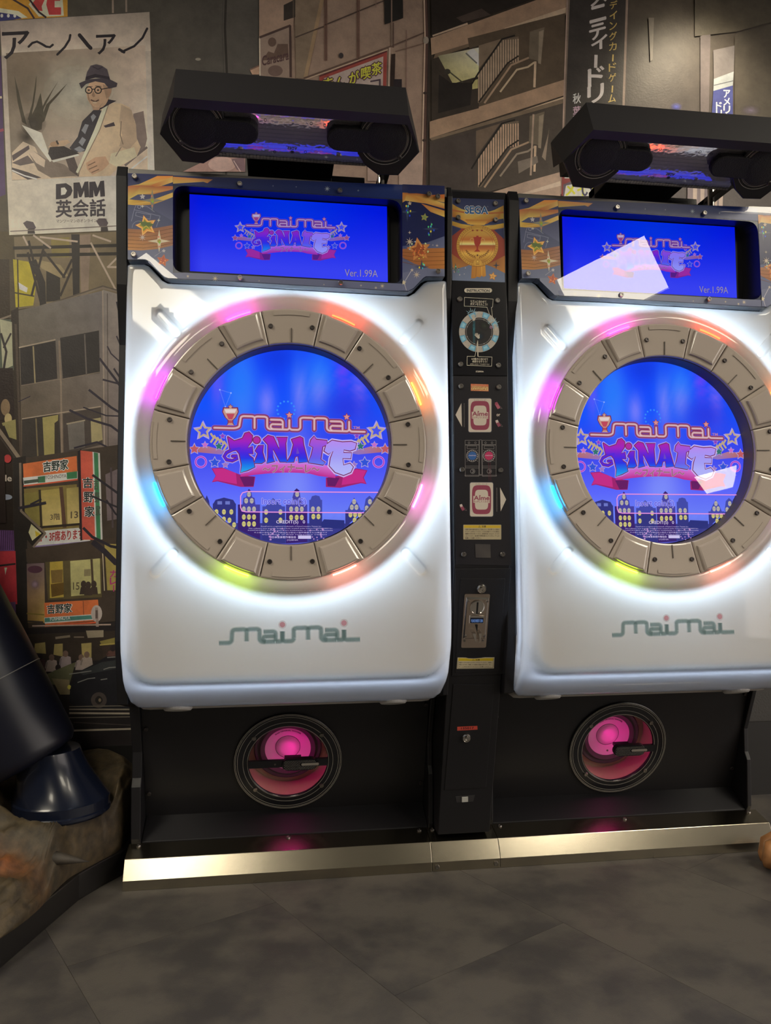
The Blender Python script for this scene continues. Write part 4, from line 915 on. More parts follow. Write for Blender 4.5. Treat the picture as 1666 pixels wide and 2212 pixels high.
    shapes = {'F': [[492.5,944.2,506.3,953.1,524.2,947.6,529.7,936.5,538.0,934.0,545.2,941.5,543.5,953.9,538.0,960.8,535.2,968.5,544.9,964.9,546.3,980.7,536.6,979.6,539.4,985.6,546.3,989.8,550.4,1009.1,535.2,1016.0,520.1,1021.0,522.8,1005.0,517.3,980.1,510.4,971.8,496.6,969.1,495.2,958.0]],
     'i': [[558.7,963.6,568.4,962.2,567.0,977.4,572.5,996.7,565.6,1000.8,549.0,1000.8,553.2,991.2,557.3,980.1,551.8,974.6]],
     'N': [[569.7,949.8,579.4,941.5,590.4,944.2,602.9,971.8,602.9,952.5,597.3,945.6,620.8,945.6,616.7,958.0,618.0,988.4,620.8,998.1,605.6,998.1,590.4,969.1,589.1,988.4,593.2,996.7,576.6,1000.8,579.4,988.4,579.4,960.8]],
     'A': [[630.5,949.8,648.4,944.2,653.9,947.0,655.3,960.8,665.0,998.1,645.6,999.4,644.3,985.6,637.4,987.0,634.6,998.1,619.4,999.4,629.1,982.9,634.6,960.8]],
     'L': [[671.9,951.1,678.8,942.9,682.9,949.8,706.4,952.5,706.4,960.8,696.7,964.9,692.6,992.5,702.2,999.4,698.1,1004.4,666.3,999.4,673.2,982.9,676.8,966.3,669.1,962.2]],
     'E': [[700.8,974.6,705.0,960.8,717.4,952.0,739.5,955.8,758.8,954.7,769.8,958.0,766.5,970.5,756.0,973.8,742.8,971.3,741.7,978.5,759.4,979.0,757.7,990.6,740.0,990.1,741.7,1005.5,756.0,1001.6,762.7,1009.1,757.4,1020.1,742.2,1026.5,724.3,1020.1,711.9,1006.3,714.6,989.8,720.2,974.6,709.7,980.7]]}
    swirl = L([517.3,969.1,502.1,971.8,489.7,977.9,484.5,986.2,489.7,993.4,502.1,995.6,512.6,990.6,511.5,985.1,502.7,985.6])
    for wd, c in ((10*s, (120,120,255,0.5)), (7*s, (214,190,255,0.85)), (4.2*s, (128,36,70,1))):
        for ch, sh in shapes.items():
            for poly in sh:
                q = L(poly); p.stroke(q+[q[0]], wd, c if ch != 'E' or wd < 5*s else (226,206,255,0.8)); p.layer -= 1
        p.stroke([f(554.5,951), f(555,951)], wd+14*s, c); p.stroke(swirl, wd+4*s, c)
    for ch, sh in shapes.items():
        for poly in sh:
            q = L(poly); cols = [] ; g = gradw if ch == 'E' else grad_
            tris = [tuple(t) for t in __import__('mathutils').geometry.tessellate_polygon([[Vector((a, b, 0)) for a, b in q]])]
            pts2 = []; fs = []; cl = []
            # slice into bands so that the vertical gradient is kept
            bm = bmesh.new(); vs = [bm.verts.new((a, b, 0)) for a, b in q]
            for t in tris:
                try: bm.faces.new([vs[i] for i in t])
                except ValueError: pass
            y0, y1 = f(0,938)[1], f(0,1022)[1]
            for k in range(1, 8): bmesh.ops.bisect_plane(bm, geom=bm.verts[:]+bm.edges[:]+bm.faces[:], plane_co=(0, y0+(y1-y0)*k/8, 0), plane_no=(0, 1, 0))
            bm.verts.index_update()
            for v in bm.verts:
                t = max(0, min(0.999, (v.co.y-y0)/(y1-y0)))*5; i = int(t); c = mixc(g[i], g[i+1], t-i)
                if ch == 'L': c = mixc(c, (196,150,244), 0.45)
                pts2.append((v.co.x, v.co.y)); cl.append(p._col(c))
            fs = [tuple(v.index for v in fc.verts) for fc in bm.faces]; bm.free(); p.raw(pts2, fs, cl)
    p.ell(*f(554.7,951), 7*s, 7*s, (190,40,150)); p.stroke(swirl, 5*s, (84,34,216))
    p.poly(L([642,966,647,980,640,981]), (110,70,190))
for a in range(14): t = a*2*PI/14; p.ell(618+19*math.cos(t), 886+19*math.sin(t), 2.2, 2.2, (60,150,255,0.8), n=8)
p.line([475,842,499,849,487,879,475,842],1,(120,150,255,0.6))
for x, y in ((475,842),(499,849),(487,879)): p.ell(x,y,1.8,1.8,(150,180,255),n=8)
p.tint = ((96,92,232), 0.14); logo_art(p, 626, 975, 1.0); p.tint = None
# skyline
def tower(x0, x1, yt, yb, c, wins, cap=None):
    p.poly([x0,yt,x1,yt,x1,yb,x0,yb],c)
    if cap: p.poly(cap,c)
    for r, row in enumerate(wins):
        for x in row[1:]: p.ell(x,row[0],row_w,row_h,(196,188,120),n=10)
SK = (52,54,128); SK2 = (58,36,112); row_w, row_h = 4.4, 6.2
def chord(y): return math.sqrt(max(0, RS**2-((y-CY)/0.982)**2))
yb0 = 1168
p.poly([(CX-chord(y), y) for y in range(1130, 1176, 5)]+[(CX+chord(y), y) for y in range(1171, 1126, -5)], (58,60,140))
p.poly([442,1082,447,1070,452,1082,456,1110,450,1100],SK)
for x0, x1, yt, c in ((460,510,1088,SK),(514,562,1090,SK2),(567,616,1094,SK),(618,664,1090,SK2),(668,696,1080,SK),(746,786,1102,SK)): 
    q = []
    for x in (x0, x1): q.append((x, min(yt+90, CY+0.982*math.sqrt(max(0, RS**2-(x-CX)**2))-2)))
    p.poly([(x0,yt),(x1,yt),q[1],q[0]], c)
p.poly([460,1090,466,1080,484,1075,504,1080,510,1090],SK); p.poly([524,1092,526,1076,532,1074,534,1062,538,1056,543,1062,545,1074,550,1076,552,1092],SK2); p.poly([628,1092,632,1074,636,1060,641,1055,647,1060,649,1074,654,1092],SK2); p.poly([670,1082,674,1072,682,1070,690,1072,694,1082],SK); p.poly([572,1096,590,1076,612,1096],SK); p.poly([750,1104,756,1090,765,1075,774,1090,780,1104],SK); p.poly([786,1100,790,1078,798,1071,806,1078,806,1086,796,1108],SK); p.poly([694,1130,700,1122,744,1124,744,1142,694,1142],(44,50,124))
Y_ = (206,196,124)
for x, y in [(538,1068),(532,1082),(544,1082),(527,1100),(538,1100),(549,1100),(527,1117),(538,1117),(549,1117),(527,1132),(538,1132),(549,1132),(642,1068),(629,1100),(641,1100),(652,1100),(629,1118),(641,1118),(652,1118),(676,1100),(688,1100),(677,1116),(688,1116),(575,1106),(606,1106),(575,1124),(606,1124),(765,1084),(760,1096),(770,1096),(757,1112),(767,1112),(777,1112),(766,1124),(799,1084),(792,1098),(468,1106),(484,1106),(500,1106),(484,1122),(496,1124),(506,1134)]:
    p.ell(x, y, 4.3, 6.0, Y_, n=10); p.line([x-3.8,y,x+3.8,y],0.7,(120,110,110))
for x in (475,492): p.poly([x-5,1083,x+5,1083,x+5,1090,x-5,1090],(110,120,200))
# insert coin plate
p.poly([523,1062,808,1064,806,1108,523,1106],(96,110,240,0.28))
p.line([819,1064,534,1062,524,1065,520,1072,520,1096,523,1104,532,1106,792,1108],2.4,(214,110,206)); p.line([819,1064,534,1062,524,1065,520,1072,520,1096,523,1104,532,1106,792,1108],0.9,(250,190,240))
for b_, c in ((0.05,(216,206,255)),(0.005,(60,64,220))): p.text('Insert coin(S)',566,1076,661,1094,c,b_)
for b_, c in ((0.05,(70,50,130)),(0.0,(232,220,246))): p.text('CREDIT(S)   0',597,1124,659,1133,c,b_)
for i, (a, b_, t) in enumerate(((564,695,'DynaFont is a registered trademark of DynaComware Taiwan Inc.'),(537,719,'This software uses specially designed fonts created under licence FONTWORKS Inc.'),(536,719,'FONTWORKS and font names are trademarks or registered trademarks'),(549,707,'その他の会社名および製品名は各社の登録商標または商標です'),(566,706,'trademark of their respective owners'))): p.text(t,a,1136+i*4.4,b_,1139+i*4.4,(190,176,226),0.01,res=1)
p.poly([644,1157,672,1157,672,1164,644,1164],(206,196,240)); p.text('日本音楽著作権協会',588,1158,640,1163,(206,190,236),0.01,res=1); p.text('(C)SEGA',620,1165,644,1169,(196,180,230),0.01,res=1)
for k in range(46): x = 578+random.random()*122; y = 1142+random.random()*26; p.star(x, y, 1.6+2*random.random(), (196,150,214,0.85)) if abs(x-640) > 26 else None
img = p.build('screen_picture', M_SCREEN, scr); img.location = (0, 0, 0)
img.matrix_parent_inverse = scr.matrix_basis.inverted()
gl_ = MB().lathe([(0.0001, 0.0), (0.2315, 0.0)], n=96).build('screen_glass', M_PANE, scr, loc=(0, -0.009, 0))
# ---- marquee: printed acrylic plate with display window
MO = 0.019; P_M = Vector(FRONT0)+NT*MO
def onm(x, y): return hit(x, y, P_M, NT)
ml = [(275.5,375),(957.5,402.5),(961,597),(923,598),(915,602),(894,624),(882,630),(840,628),(480,607),(364,602),(353,597),(324,566),(313,561),(275.5,560)]
bz_q = [(374,400),(868,432.5),(871,613),(373,588)]
def rq(q, r, n=6):
    out = []
    for i in range(4):
        p0, a, b = Vector(q[i]), (Vector(q[i-1])-Vector(q[i])).normalized(), (Vector(q[(i+1) % 4])-Vector(q[i])).normalized()
        s_, e_ = p0+a*r, p0+b*r
        for k in range(n+1): t = k/n; out.append(tuple((1-t)**2*s_+2*t*(1-t)*p0+t*t*e_))
    return out
hole = rq(bz_q, 26)
mo3 = [onm(*a) for a in ml]; mh3 = [onm(*a) for a in hole]
v4, e4, f4, _, _, _ = delaunay_2d_cdt([Vector((q.x, q.z)) for q in mo3+mh3], [(i, (i+1) % len(mo3)) for i in range(len(mo3))]+[(len(mo3)+i, len(mo3)+(i+1) % len(mh3)) for i in range(len(mh3))], [], 0, 1e-5)
o2 = [(q.x, q.z) for q in mo3]; h2 = [(q.x, q.z) for q in mh3]
def plane_y(z, off): return ty(z)-off/math.cos(TILT)
mb = MB()
keep = [f for f in f4 if inside(sum(v4[i].x for i in f)/3, sum(v4[i].y for i in f)/3, o2) and not inside(sum(v4[i].x for i in f)/3, sum(v4[i].y for i in f)/3, h2)]
mb.add([(q.x, plane_y(q.y, MO), q.y) for q in v4], [tuple(f) for f in keep])
mb.loft([[(x, plane_y(z, MO), z) for x, z in o2], [(x, plane_y(z, MO)+0.030, z) for x, z in o2]], cap=False)
M_NAVY = mat('marquee_edge', (0.035, 0.045, 0.085), 0.25)
mq = mb.build('marquee', M_NAVY, cab); mq['label'] = 'printed star and ribbon header plate'
mb = MB(); mb.loft([[(x, plane_y(z, MO), z) for x, z in h2], [(x*1.0, 0.075, z+0.012) for x, z in h2]], cap=False)
mb.box((-0.29, 0.075, 1.43), (0.29, 0.082, 1.69)); mb.build('display_recess', M_RECESS, cab)
def marquee_art():
    p = Print(onm, NT, k=1.25, eps=1e-5)
    NV, NV2, SL_ = (38,46,92), (26,32,72), (108,116,146)
    A, B_, Yl = (170,100,56), (206,150,70), (220,186,104)
    # left part
    p.clip = (276.5, 372, 373.5, 560.5)
    p.poly([276,374,380,378,380,608,276,562], [(40,48,96),(36,44,92),(112,118,146),(104,112,144)])
    p.poly([276,440,330,452,374,478,374,520,276,500], (92,100,136,0.6))
    p.poly([300,398,340,380,378,380,372,390,345,402,326,404,276,430,276,402],[(206,176,96),(226,150,70),(226,140,70),(216,180,100),(190,120,64),(170,96,56),(196,170,90),(176,104,64)])
    p.poly([276,402,304,400,338,402,378,402,378,408,330,420,298,420,280,430,276,430],[(184,110,70),(168,96,60),(160,88,58),(176,108,70),(190,120,76),(180,110,66),(206,184,100),(210,190,110),(200,180,96)])
    p.poly([276,430,292,432,320,434,340,428,378,414,378,424,352,434,330,442,300,444,276,442],[(214,184,90),(190,150,60),(180,130,56),(206,170,84),(216,180,96),(220,190,110),(206,164,80),(180,130,56),(190,140,60),(206,170,80)])
    p.poly([326,400,378,380,378,392,348,402,336,404],[(186,110,64),(226,190,110),(230,196,120),(210,170,90),(180,110,60)])
    p.poly([276,494,310,496,340,492,374,486,374,530,340,538,305,541,276,540],[(140,92,62),(150,98,62),(140,90,64),(146,100,80),(150,106,84),(160,110,66),(176,122,66),(184,128,68)])
    for k in range(5): p.line([276,502+k*8,310,504+k*8,340,500+k*8,374,493+k*8],1,(126,82,58,0.6))
    p.line([284,478,290,453,346,467,338,490],1.0,(150,156,184,0.8)); p.line([294,458,326,464,324,474,293,466,294,458],1.0,(150,156,184,0.8)); p.ring(301,447,3,4,(150,156,184)); p.line([290,453,294,443,318,446,334,458],1,(150,156,184,0.8)); p.ring(300,492,14,15,(150,156,184,0.7),a0=PI,a1=1.6*PI,n=12)
    p.star(316,488,24,(230,140,60),ang=-PI/2-0.25,rim=None); p.star(316,488,21.5,(240,214,130),ang=-PI/2-0.25); p.star(316,488,19,(236,150,60),ang=-PI/2-0.25); p.star(315,487,14.5,(128,138,44),ang=-PI/2-0.25)
    p.poly([300,478,316,480,332,484,326,490,308,488],(84,104,52)); p.line([306,496,316,488,324,496],1.4,(206,190,70))
    for cx, cy, r, c in ((329,433,24,(132,132,118)),(344,521,25,(206,196,170))):
        p.poly([(cx+(r if k % 4 == 0 else r*1.0 if k % 4 == 2 else r*0.22)*math.cos(k*PI/4), cy+(r*1.0 if k % 2 == 0 else r*0.22)*math.sin(k*PI/4)) for k in range(8)], c); p.ell(cx,cy,4,4,(160,150,60)); p.ell(cx+1,cy+3,1.5,2.5,(120,190,60)); p.ell(cx-1,cy-9,1.5,2,(206,110,90)); p.ell(cx,cy+12,1.4,2,(206,110,90))
    for cx, cy, r in ((308,425,6.5),(354,542,4.5)): p.star(cx,cy,r,(186,184,190))
    for cx, cy, r in ((308,513,9),): p.star(cx,cy,r,(190,176,170),n=8,inner=0.25)
    for cx, cy in ((308,446),(343,476)): p.star(cx,cy,4,(196,196,186),n=4,inner=0.35)
    p.star(352,563,14,(190,100,60),ang=-PI/2+0.2); p.star(352,563,10,(170,80,60),ang=-PI/2+0.2); p.line([334,554,352,542],0.9,(160,160,180))
    p.clip = (320, 560, 374, 600); p.poly([313,560,376,560,376,606,360,604],(116,122,148)); p.star(352,563,14,(196,104,60),ang=-PI/2+0.2); p.star(352,563,10,(176,84,62),ang=-PI/2+0.2)
    for a in range(5): p.ell(352+5*math.cos(a*1.3),563+5*math.sin(a*1.3),1.6,1.6,(226,150,90))
    # top strip
    p.clip = None
    p.poly([374,379.5,957,403,957,412,869,431,374,398.5],[(34,42,90),(30,52,120),(40,60,120),(26,46,110),(36,48,100)])
    p.poly([374,382,460,388,448,396,440,393,374,397],[(206,140,76),(206,140,90),(206,130,80),(206,170,100),(196,170,90)])
    for x, y, r in ((707,408,7),(774,412,3),(640,404,2),(590,402,2)): p.star(x,y,r,(176,190,206),n=4 if r < 5 else 8,inner=0.25)
    # bottom strip
    p.poly([364,590,400,589,845,612,872,613,884,613,884,629,840,627.3,480,606,366,601],(104,110,140))
    for x, y, r in ((465,602,7),(406,597,4),(812,622,4),(826,618,6),(560,607,2),(700,615,2),(780,617,3)): p.star(x,y,r,(196,184,160),n=8,inner=0.25)
    # right part
    p.clip = (869.5, 380, 960.5, 597)
    p.poly([860,398,962,402,962,598,860,640],[(30,40,92),(30,40,90),(112,116,142),(104,112,142)])
    p.poly([869,425,962,440,962,512,920,526,869,532],(26,34,80)); p.poly([869,532,920,525,962,510,962,600,869,632],[(70,80,120),(80,88,124),(92,100,134),(116,122,148),(108,114,144)])
    p.poly([852,415,880,417,910,425,962,440,962,452,920,440,876,434,866,440],[(196,110,60),(206,140,70),(206,190,100),(226,196,110),(186,110,70),(206,150,80),(216,186,110),(180,110,60)])
    p.poly([869,418,900,418,962,424,962,438,930,432,900,424],[(176,100,60),(180,104,60),(190,110,60),(216,180,100),(206,160,90),(200,150,80)]); p.poly([930,422,962,420,962,430],(206,120,60))
    p.poly([910,440,962,456,962,470,930,458],[(186,110,64),(206,150,76),(216,190,100),(190,130,70)])
    p.poly([869,538,900,537,962,536,962,581,930,581,895,570,869,556],[(150,96,58),(160,104,60),(176,116,64),(180,120,64),(170,110,60),(160,100,56),(150,92,56)])
    for k in range(4): p.line([869,545+k*7,900,547+k*9,962,545+k*9],1,(132,86,54,0.7))
    for cx, cy, r in ((880,458,21),(931,495,18),(911,577,17)):
        p.poly([(cx+(r if k % 2 == 0 else r*0.2)*math.cos(k*PI/4), cy+(r if k % 2 == 0 else r*0.2)*math.sin(k*PI/4)) for k in range(8)],(60,70,100))
        for q in range(7): p.ell(cx+random.uniform(-7,7),cy+random.uniform(-14,14),1.6,2.6,random.choice([(236,214,60),(60,190,220),(80,200,130),(40,80,230)]),n=6)
    p.star(905,540,27,(190,120,70),ang=-PI/2-0.15); p.star(905,540,24,(196,140,80),ang=-PI/2-0.15); p.star(905,540,17,(150,80,50),ang=-PI/2-0.15)
    for k in range(26): p.ell(905+random.uniform(-13,13),540+random.uniform(-12,14),1.7,1.7,random.choice([(206,110,60),(226,150,90),(120,60,40),(180,80,50)]),n=6)
    for k in range(12): a = random.random()*6.28; p.ell(905+20*math.cos(a),540+19*math.sin(a),1.6,1.6,random.choice([(190,220,170),(206,196,90),(160,190,220)]),n=6)
    p.star(917,470,9,(150,150,84),ang=-1.4); p.star(917,470,5,(120,140,90),ang=-1.4); p.star(885,440,5,(196,180,160))
    for x, y, r, n_ in ((885,523,10,8),(885,503,4,4),(944,531,4,5),(900,594,9,8),(935,530,2,4)): p.star(x,y,r,(196,184,170),n=n_,inner=0.25)
    p.clip = (869.5, 560, 922, 628.5)
    p.poly([869,590,922,580,922,596,914,601,893,623,882,629,869,628],(108,114,144)); p.line([840,612,853,625,873,611,890,583],1.2,(190,186,196)); p.line([873,611,878,628],1.2,(190,186,196)); p.star(872,611,6,(206,196,170)); p.star(890,584,4,(190,180,170)); p.star(900,594,9,(196,180,160),n=8,inner=0.25); p.star(853,625,3,(190,186,190))
    p.clip = None
    return p
mart = marquee_art().build('header_print', printmat('marquee_ink', 0.3), mq)
mg = MB(); mg.add([(x, plane_y(z, MO+0.0042), z) for x, z in o2], [tuple(range(len(o2)))])
mg.build('header_cover', M_PANE, mq)['label'] = 'clear acrylic cover sheet'
screws([onm(*a)+NT*0.006 for a in ((291.8,384),(518,400),(733.9,414.3),(926,421.5),(945,427),(289.7,552),(519,602),(736,612.5),(946,588))], mq)
# display in the recess
dp = Vector((0, 0.060, 1.56))
MB().box((-0.2385, 0.0605, 1.462), (0.2385, 0.074, 1.668)).build('display', M_RECESS, cab)
disp = [o for o in cab.children if o.name == 'display'][0]
p = Print(lambda x, y: hY(x, y, 0.0600), (0, -1, 0), eps=5e-6)
dq = [(409.5,419.5),(836,446),(838,609.5),(410.5,585.5)]
def dcol(x, y):
    u = (x-410)/427.0; v = (y-420-26*u)/166.0
    c = mixc((0,18,226),(56,66,244),max(0,min(1,v*1.25-0.1)))
    c = mixc(c,(0,60,226),0.7*math.exp(-((u-0.5)/0.36)**2-((v-0.12)/0.34)**2)); c = mixc(c,(24,24,206),0.5*(u < 0.06))
    return c
p.grad(*dq, (0,20,226),(0,30,226),(60,60,240),(52,56,236),1,1)
nx_, ny_ = 16, 10; V, Fc, Cc = [], [], []
for j in range(ny_+1):
    for i in range(nx_+1):
        u, v = i/nx_, j/ny_; x = (dq[0][0]*(1-u)+dq[1][0]*u)*(1-v)+(dq[3][0]*(1-u)+dq[2][0]*u)*v; y = (dq[0][1]*(1-u)+dq[1][1]*u)*(1-v)+(dq[3][1]*(1-u)+dq[2][1]*u)*v
        V.append((x, y)); Cc.append(p._col(dcol(x, y)))
for j in range(ny_):
    for i in range(nx_): a = j*(nx_+1)+i; Fc.append((a, a+1, a+nx_+2, a+nx_+1))
p.raw(V, Fc, Cc)
p.tint = ((44,48,232), 0.36); logo_art(p, 628.5, 517, 0.585); p.tint = None
p.text('Ver.1.99A',745,582,816,597,(44,34,110),0.02,dy=2); p.text('Ver.1.99A',745,582,816,597,(150,140,190),0.0,dy=2)
p.build('display_picture', M_SCREEN, disp)
# top trim
tz = [onm(275.5,375), onm(957.5,402.5)]
MB().prism([(-0.3705, plane_y(1.672, MO), 1.672), (-0.3705, plane_y(1.672, MO)+0.004, 1.6945), (-0.3705, 0.30, 1.698), (-0.3705, 0.30, 1.672)], (0.741, 0, 0)).build('top_trim', M_TRIM, cab, bevel=0.001)
for x in (-0.30, -0.1, 0.12, 0.33): link('screw', SCREW, None, cab, loc=(x, 0.16, 1.7005), rot=(-PI/2, 0, 0))
# ---- lower speaker panel (leans forward at the top) with the woofer window
SA_ = math.radians(18.0); O1 = Vector((0, 0.31, 0.266)); R1 = (SA_, 0, 0)
V1 = Vector((0, -math.sin(SA_), math.cos(SA_))); N1 = Vector((0, -math.cos(SA_), -math.sin(SA_)))
oc = [(-0.3700, -0.150), (0.3700, -0.150), (0.3700, 0.176), (-0.3700, 0.176)]; hc = [(0.112*math.cos(2*PI*k/64), 0.112*math.sin(2*PI*k/64)) for k in range(64)]
v5, e5, f5, _, _, _ = delaunay_2d_cdt([Vector(q) for q in oc+hc], [(i, (i+1) % 4) for i in range(4)]+[(4+i, 4+(i+1) % 64) for i in range(64)], [], 0, 1e-6)
mb = MB(); mb.add([(q.x, 0, q.y) for q in v5], [tuple(f) for f in f5 if math.hypot(sum(v5[i].x for i in f)/3, sum(v5[i].y for i in f)/3) > 0.111])
mb.loft([[(x, 0, z) for x, z in hc], [(x, 0.012, z) for x, z in hc]], cap=False); mb.loft([[(x, 0, z) for x, z in oc], [(x, 0.012, z) for x, z in oc]], cap=False)
spn = mb.build('speaker_panel', M_BLACK, cab, loc=O1, rot=R1)
for x, z in ((-0.36, 0.11), (0.362, 0.155), (-0.36, -0.08), (0.362, -0.085)): link('screw', SCREWD, None, spn, loc=(x, -0.002, z))
MB().prism([(-0.3695, 0.357, 0.126), (-0.3695, 0.286, 0.084), (-0.3695, 0.286, 0.0), (-0.3695, 0.40, 0.0), (-0.3695, 0.40, 0.126)], (0.739, 0, 0)).build('kick_plate', M_BLACK, cab, bevel=0.001)
wf = MB().lathe([(0.104, 0.0), (0.104, -0.005), (0.1055, -0.0065), (0.139, -0.0065), (0.1425, -0.0045), (0.1425, 0.0)], n=96).build('woofer', M_BLACKG, cab, loc=O1, rot=R1)
mb = MB()
for r in (0.1405, 0.1375, 0.1325, 0.1180, 0.1065): mb.lathe([(r-0.00055, -0.0066), (r-0.00055, -0.0072), (r+0.00055, -0.0072), (r+0.00055, -0.0064)], n=96)
mb.build('silver_ring', M_SILVERLINE, wf)
for a in (42, 140, 222, 320): link('screw', SCREW, None, wf, loc=(0.1165*math.cos(math.radians(a)), -0.007, 0.1165*math.sin(math.radians(a))))
MB().lathe([(0.112, 0.0), (0.112, 0.075), (0.0001, 0.075)], n=64).build('speaker_cavity', mat('cavity_board', (0.44, 0.31, 0.22), 0.55), wf)
MB().lathe([(0.092, 0.0745), (0.092, 0.060), (0.088, 0.056), (0.080, 0.058), (0.074, 0.052), (0.066, 0.056), (0.061, 0.058)], n=64).build('cone_surround', mat('foam_surround', (0.045, 0.03, 0.04), 0.7), wf)
MB().lathe([(0.062, 0.057), (0.050, 0.062), (0.034, 0.067), (0.0332, 0.0668), (0.030, 0.0625), (0.018, 0.0600), (0.0001, 0.0592)], n=64).build('speaker_cone', mat('pearl_cone', (0.55, 0.44, 0.52), 0.4), wf, smooth=True)
MB().tube([(0.0336*math.cos(2*PI*k/40), 0.0664, 0.0336*math.sin(2*PI*k/40)) for k in range(40)], 0.0006, n=5, closed=True).build('cone_seam', M_DARK, wf)
MB().lathe([(0.0001, 0.0), (0.1035, 0.0)], n=64).build('window_pane', M_PANE, wf, loc=(0, -0.0012, 0))
q = Print(lambda x, y: Vector((x/1000.0, 0.0555, y/1000.0)), (0, -1, 0), eps=1e-5)
V, Fc = glyphs('tional ORIGINAL WOOFER', 0.035, 2)
pts2 = []
for u, v in V:
    a = math.radians(128-76*u); r = 54.5+4.2*v; pts2.append((r*math.cos(a), r*math.sin(a)))
q.raw(pts2, Fc, [q._col((36,16,36))]*len(pts2)); q.build('cone_lettering', M_DECAL, wf)
MB().box((-0.104, -0.014, -0.0105), (0.0, -0.006, 0.0105)).build('crossbar', M_BLACKG, wf, bevel=0.001)
hp = [(x, z) for x, z in rrect(-0.017, -0.0185, 0.0755, 0.0150, 0.016)]
hb = MB().loft([[(x, -0.006, z) for x, z in hp], [(x, -0.017, z) for x, z in hp], [(x*0.97+0.001, -0.019, z*0.94) for x, z in hp]])
hb.box((0.070, -0.013, -0.0105), (0.104, -0.006, 0.0105))
hb.box((-0.010, -0.006, 0.0025), (0.034, 0.010, 0.0105)); hb = hb.build('handle', M_BLACKG, wf)  # this box is an added hood that hides the pink LED from above
mb = MB()
for i in range(20):
    for j in range(8):
        x, z = -0.010+i*0.0042+(0.0021 if j % 2 else 0), -0.014+j*0.0034
        if x < 0.070 and not (x > 0.030 and -0.006 < z < 0.006): mb.add([(x-0.0012, -0.0191, z), (x, -0.0191, z-0.0010), (x+0.0012, -0.0191, z), (x, -0.0191, z+0.0010), (x, -0.0204, z)], [(0,1,4),(1,2,4),(2,3,4),(3,0,4)])
kn = mb.build('handle_knurling', M_SILVERLINE, wf); kn['kind'] = 'stuff'
MB().loft([[(x, -0.0185, z) for x, z in rrect(0.034, -0.0035, 0.080, 0.0030, 0.003)], [(x, -0.0205, z) for x, z in rrect(0.034, -0.0035, 0.080, 0.0030, 0.003)]]).build('handle_plate', M_SILVERLINE, wf)
link('screw', SCREW, None, wf, loc=(-0.035, -0.0145, 0.0), rot=None).scale = (0.45, 0.45, 0.45)
MB().sphere((0.012, 0.008, -0.006), 0.006, sc_=(1.6, 0.8, 0.9)).build('pink_led', emit('pink_led', (255, 0, 165), 75.0), wf)
# ---- overhead speaker unit
O2 = Vector((0, -0.075, 1.735)); V2 = Vector((0, 0.826, -0.563)); U2 = Vector((1, 0, 0)); N2 = -U2.cross(V2).normalized()
def s2(u, v, o=0.0): return O2+U2*u+V2*v+N2*o
M_VISOR = mat('visor_black', (0.019, 0.018, 0.021), 0.55, bump=0.1, bscale=800)
sec = [Vector((0, -0.124, 1.854)), Vector((0, -0.163, 1.768)), Vector((0, -0.140, 1.760)), s2(0, -0.078), s2(0, -0.078, -0.025), s2(0, 0.03, -0.03), Vector((0, 0.045, 1.76)), Vector((0, 0.06, 1.862))]
mb = MB(); mb.prism([q+U2*-0.249 for q in sec], (0.498, 0, 0))
for sx in (-1, 1):
    A, B_, B2, T = Vector((sx*0.249, -0.124, 1.854)), Vector((sx*0.249, -0.163, 1.768)), Vector((sx*0.249, -0.140, 1.760)), s2(sx*0.288, -0.002)
    Rr = Vector((sx*0.293, -0.01, 1.815)); RT = Vector((sx*0.262, 0.06, 1.862)); RB = Vector((sx*0.272, 0.03, 1.775))
    mb.add([A, B_, B2, T, Rr, RT, RB, s2(sx*0.249, -0.078)], [(0, 1, 3, 4), (1, 2, 3), (2, 7, 3), (0, 4, 5), (3, 6, 4), (4, 6, 5)])
tsp = mb.build('overhead_speaker', M_VISOR, cab); tsp['label'] = 'black angular overhead speaker bar'
def strip_uv(u0, u1, v0, v1, n, k): return None
# glossy rippled strip between the pods: faces down, mirrors the glowing front and the display
mb = MB(); nu, nv = 44, 14
def strip_pt(u, t, o=0.0):        # t in metres along the curved strip, from the visor back
    y, z, n_ = -0.141, 1.780, 12
    for k in range(n_):
        q_ = t*(k+0.5)/n_/0.145; a_ = math.radians(-24+6.5*q_); y += math.cos(a_)*t/n_; z += math.sin(a_)*t/n_
    a_ = math.radians(-24+6.5*t/0.145); return Vector((u, y+o*math.sin(a_), z-o*math.cos(a_)))
vs = [strip_pt(-0.172+0.344*i/nu, 0.145*j/nv) for j in range(nv+1) for i in range(nu+1)]
mb.add(vs, [(j*(nu+1)+i, j*(nu+1)+i+1, (j+1)*(nu+1)+i+1, (j+1)*(nu+1)+i) for j in range(nv) for i in range(nu)])
mb.loft([[strip_pt(u, 0.145*j/6, o) for j in range(7)]+[strip_pt(u, 0.145*j/6, o-0.01) for j in range(6, -1, -1)] for u, o in ((-0.172, 0.0), (-0.172, 0.0))], cap=True)
M_MIR, nt, b = nodemat('rippled_mirror_film'); b.inputs['Metallic'].default_value = 0.8; b.inputs['Base Color'].default_value = (0.80, 0.78, 0.84, 1); b.inputs['Roughness'].default_value = 0.06
tc = nt.nodes.new('ShaderNodeTexCoord'); nz = nt.nodes.new('ShaderNodeTexNoise'); nz.inputs['Scale'].default_value = 90; nz.inputs['Detail'].default_value = 1
bp = nt.nodes.new('ShaderNodeBump'); bp.inputs['Strength'].default_value = 0.25; bp.inputs['Distance'].default_value = 0.001
nt.links.new(tc.outputs['Object'], nz.inputs[0]); nt.links.new(nz.outputs[0], bp.inputs['Height']); nt.links.new(bp.outputs[0], b.inputs['Normal'])
mir = mb.build('mirror_strip', M_MIR, tsp, smooth=True)
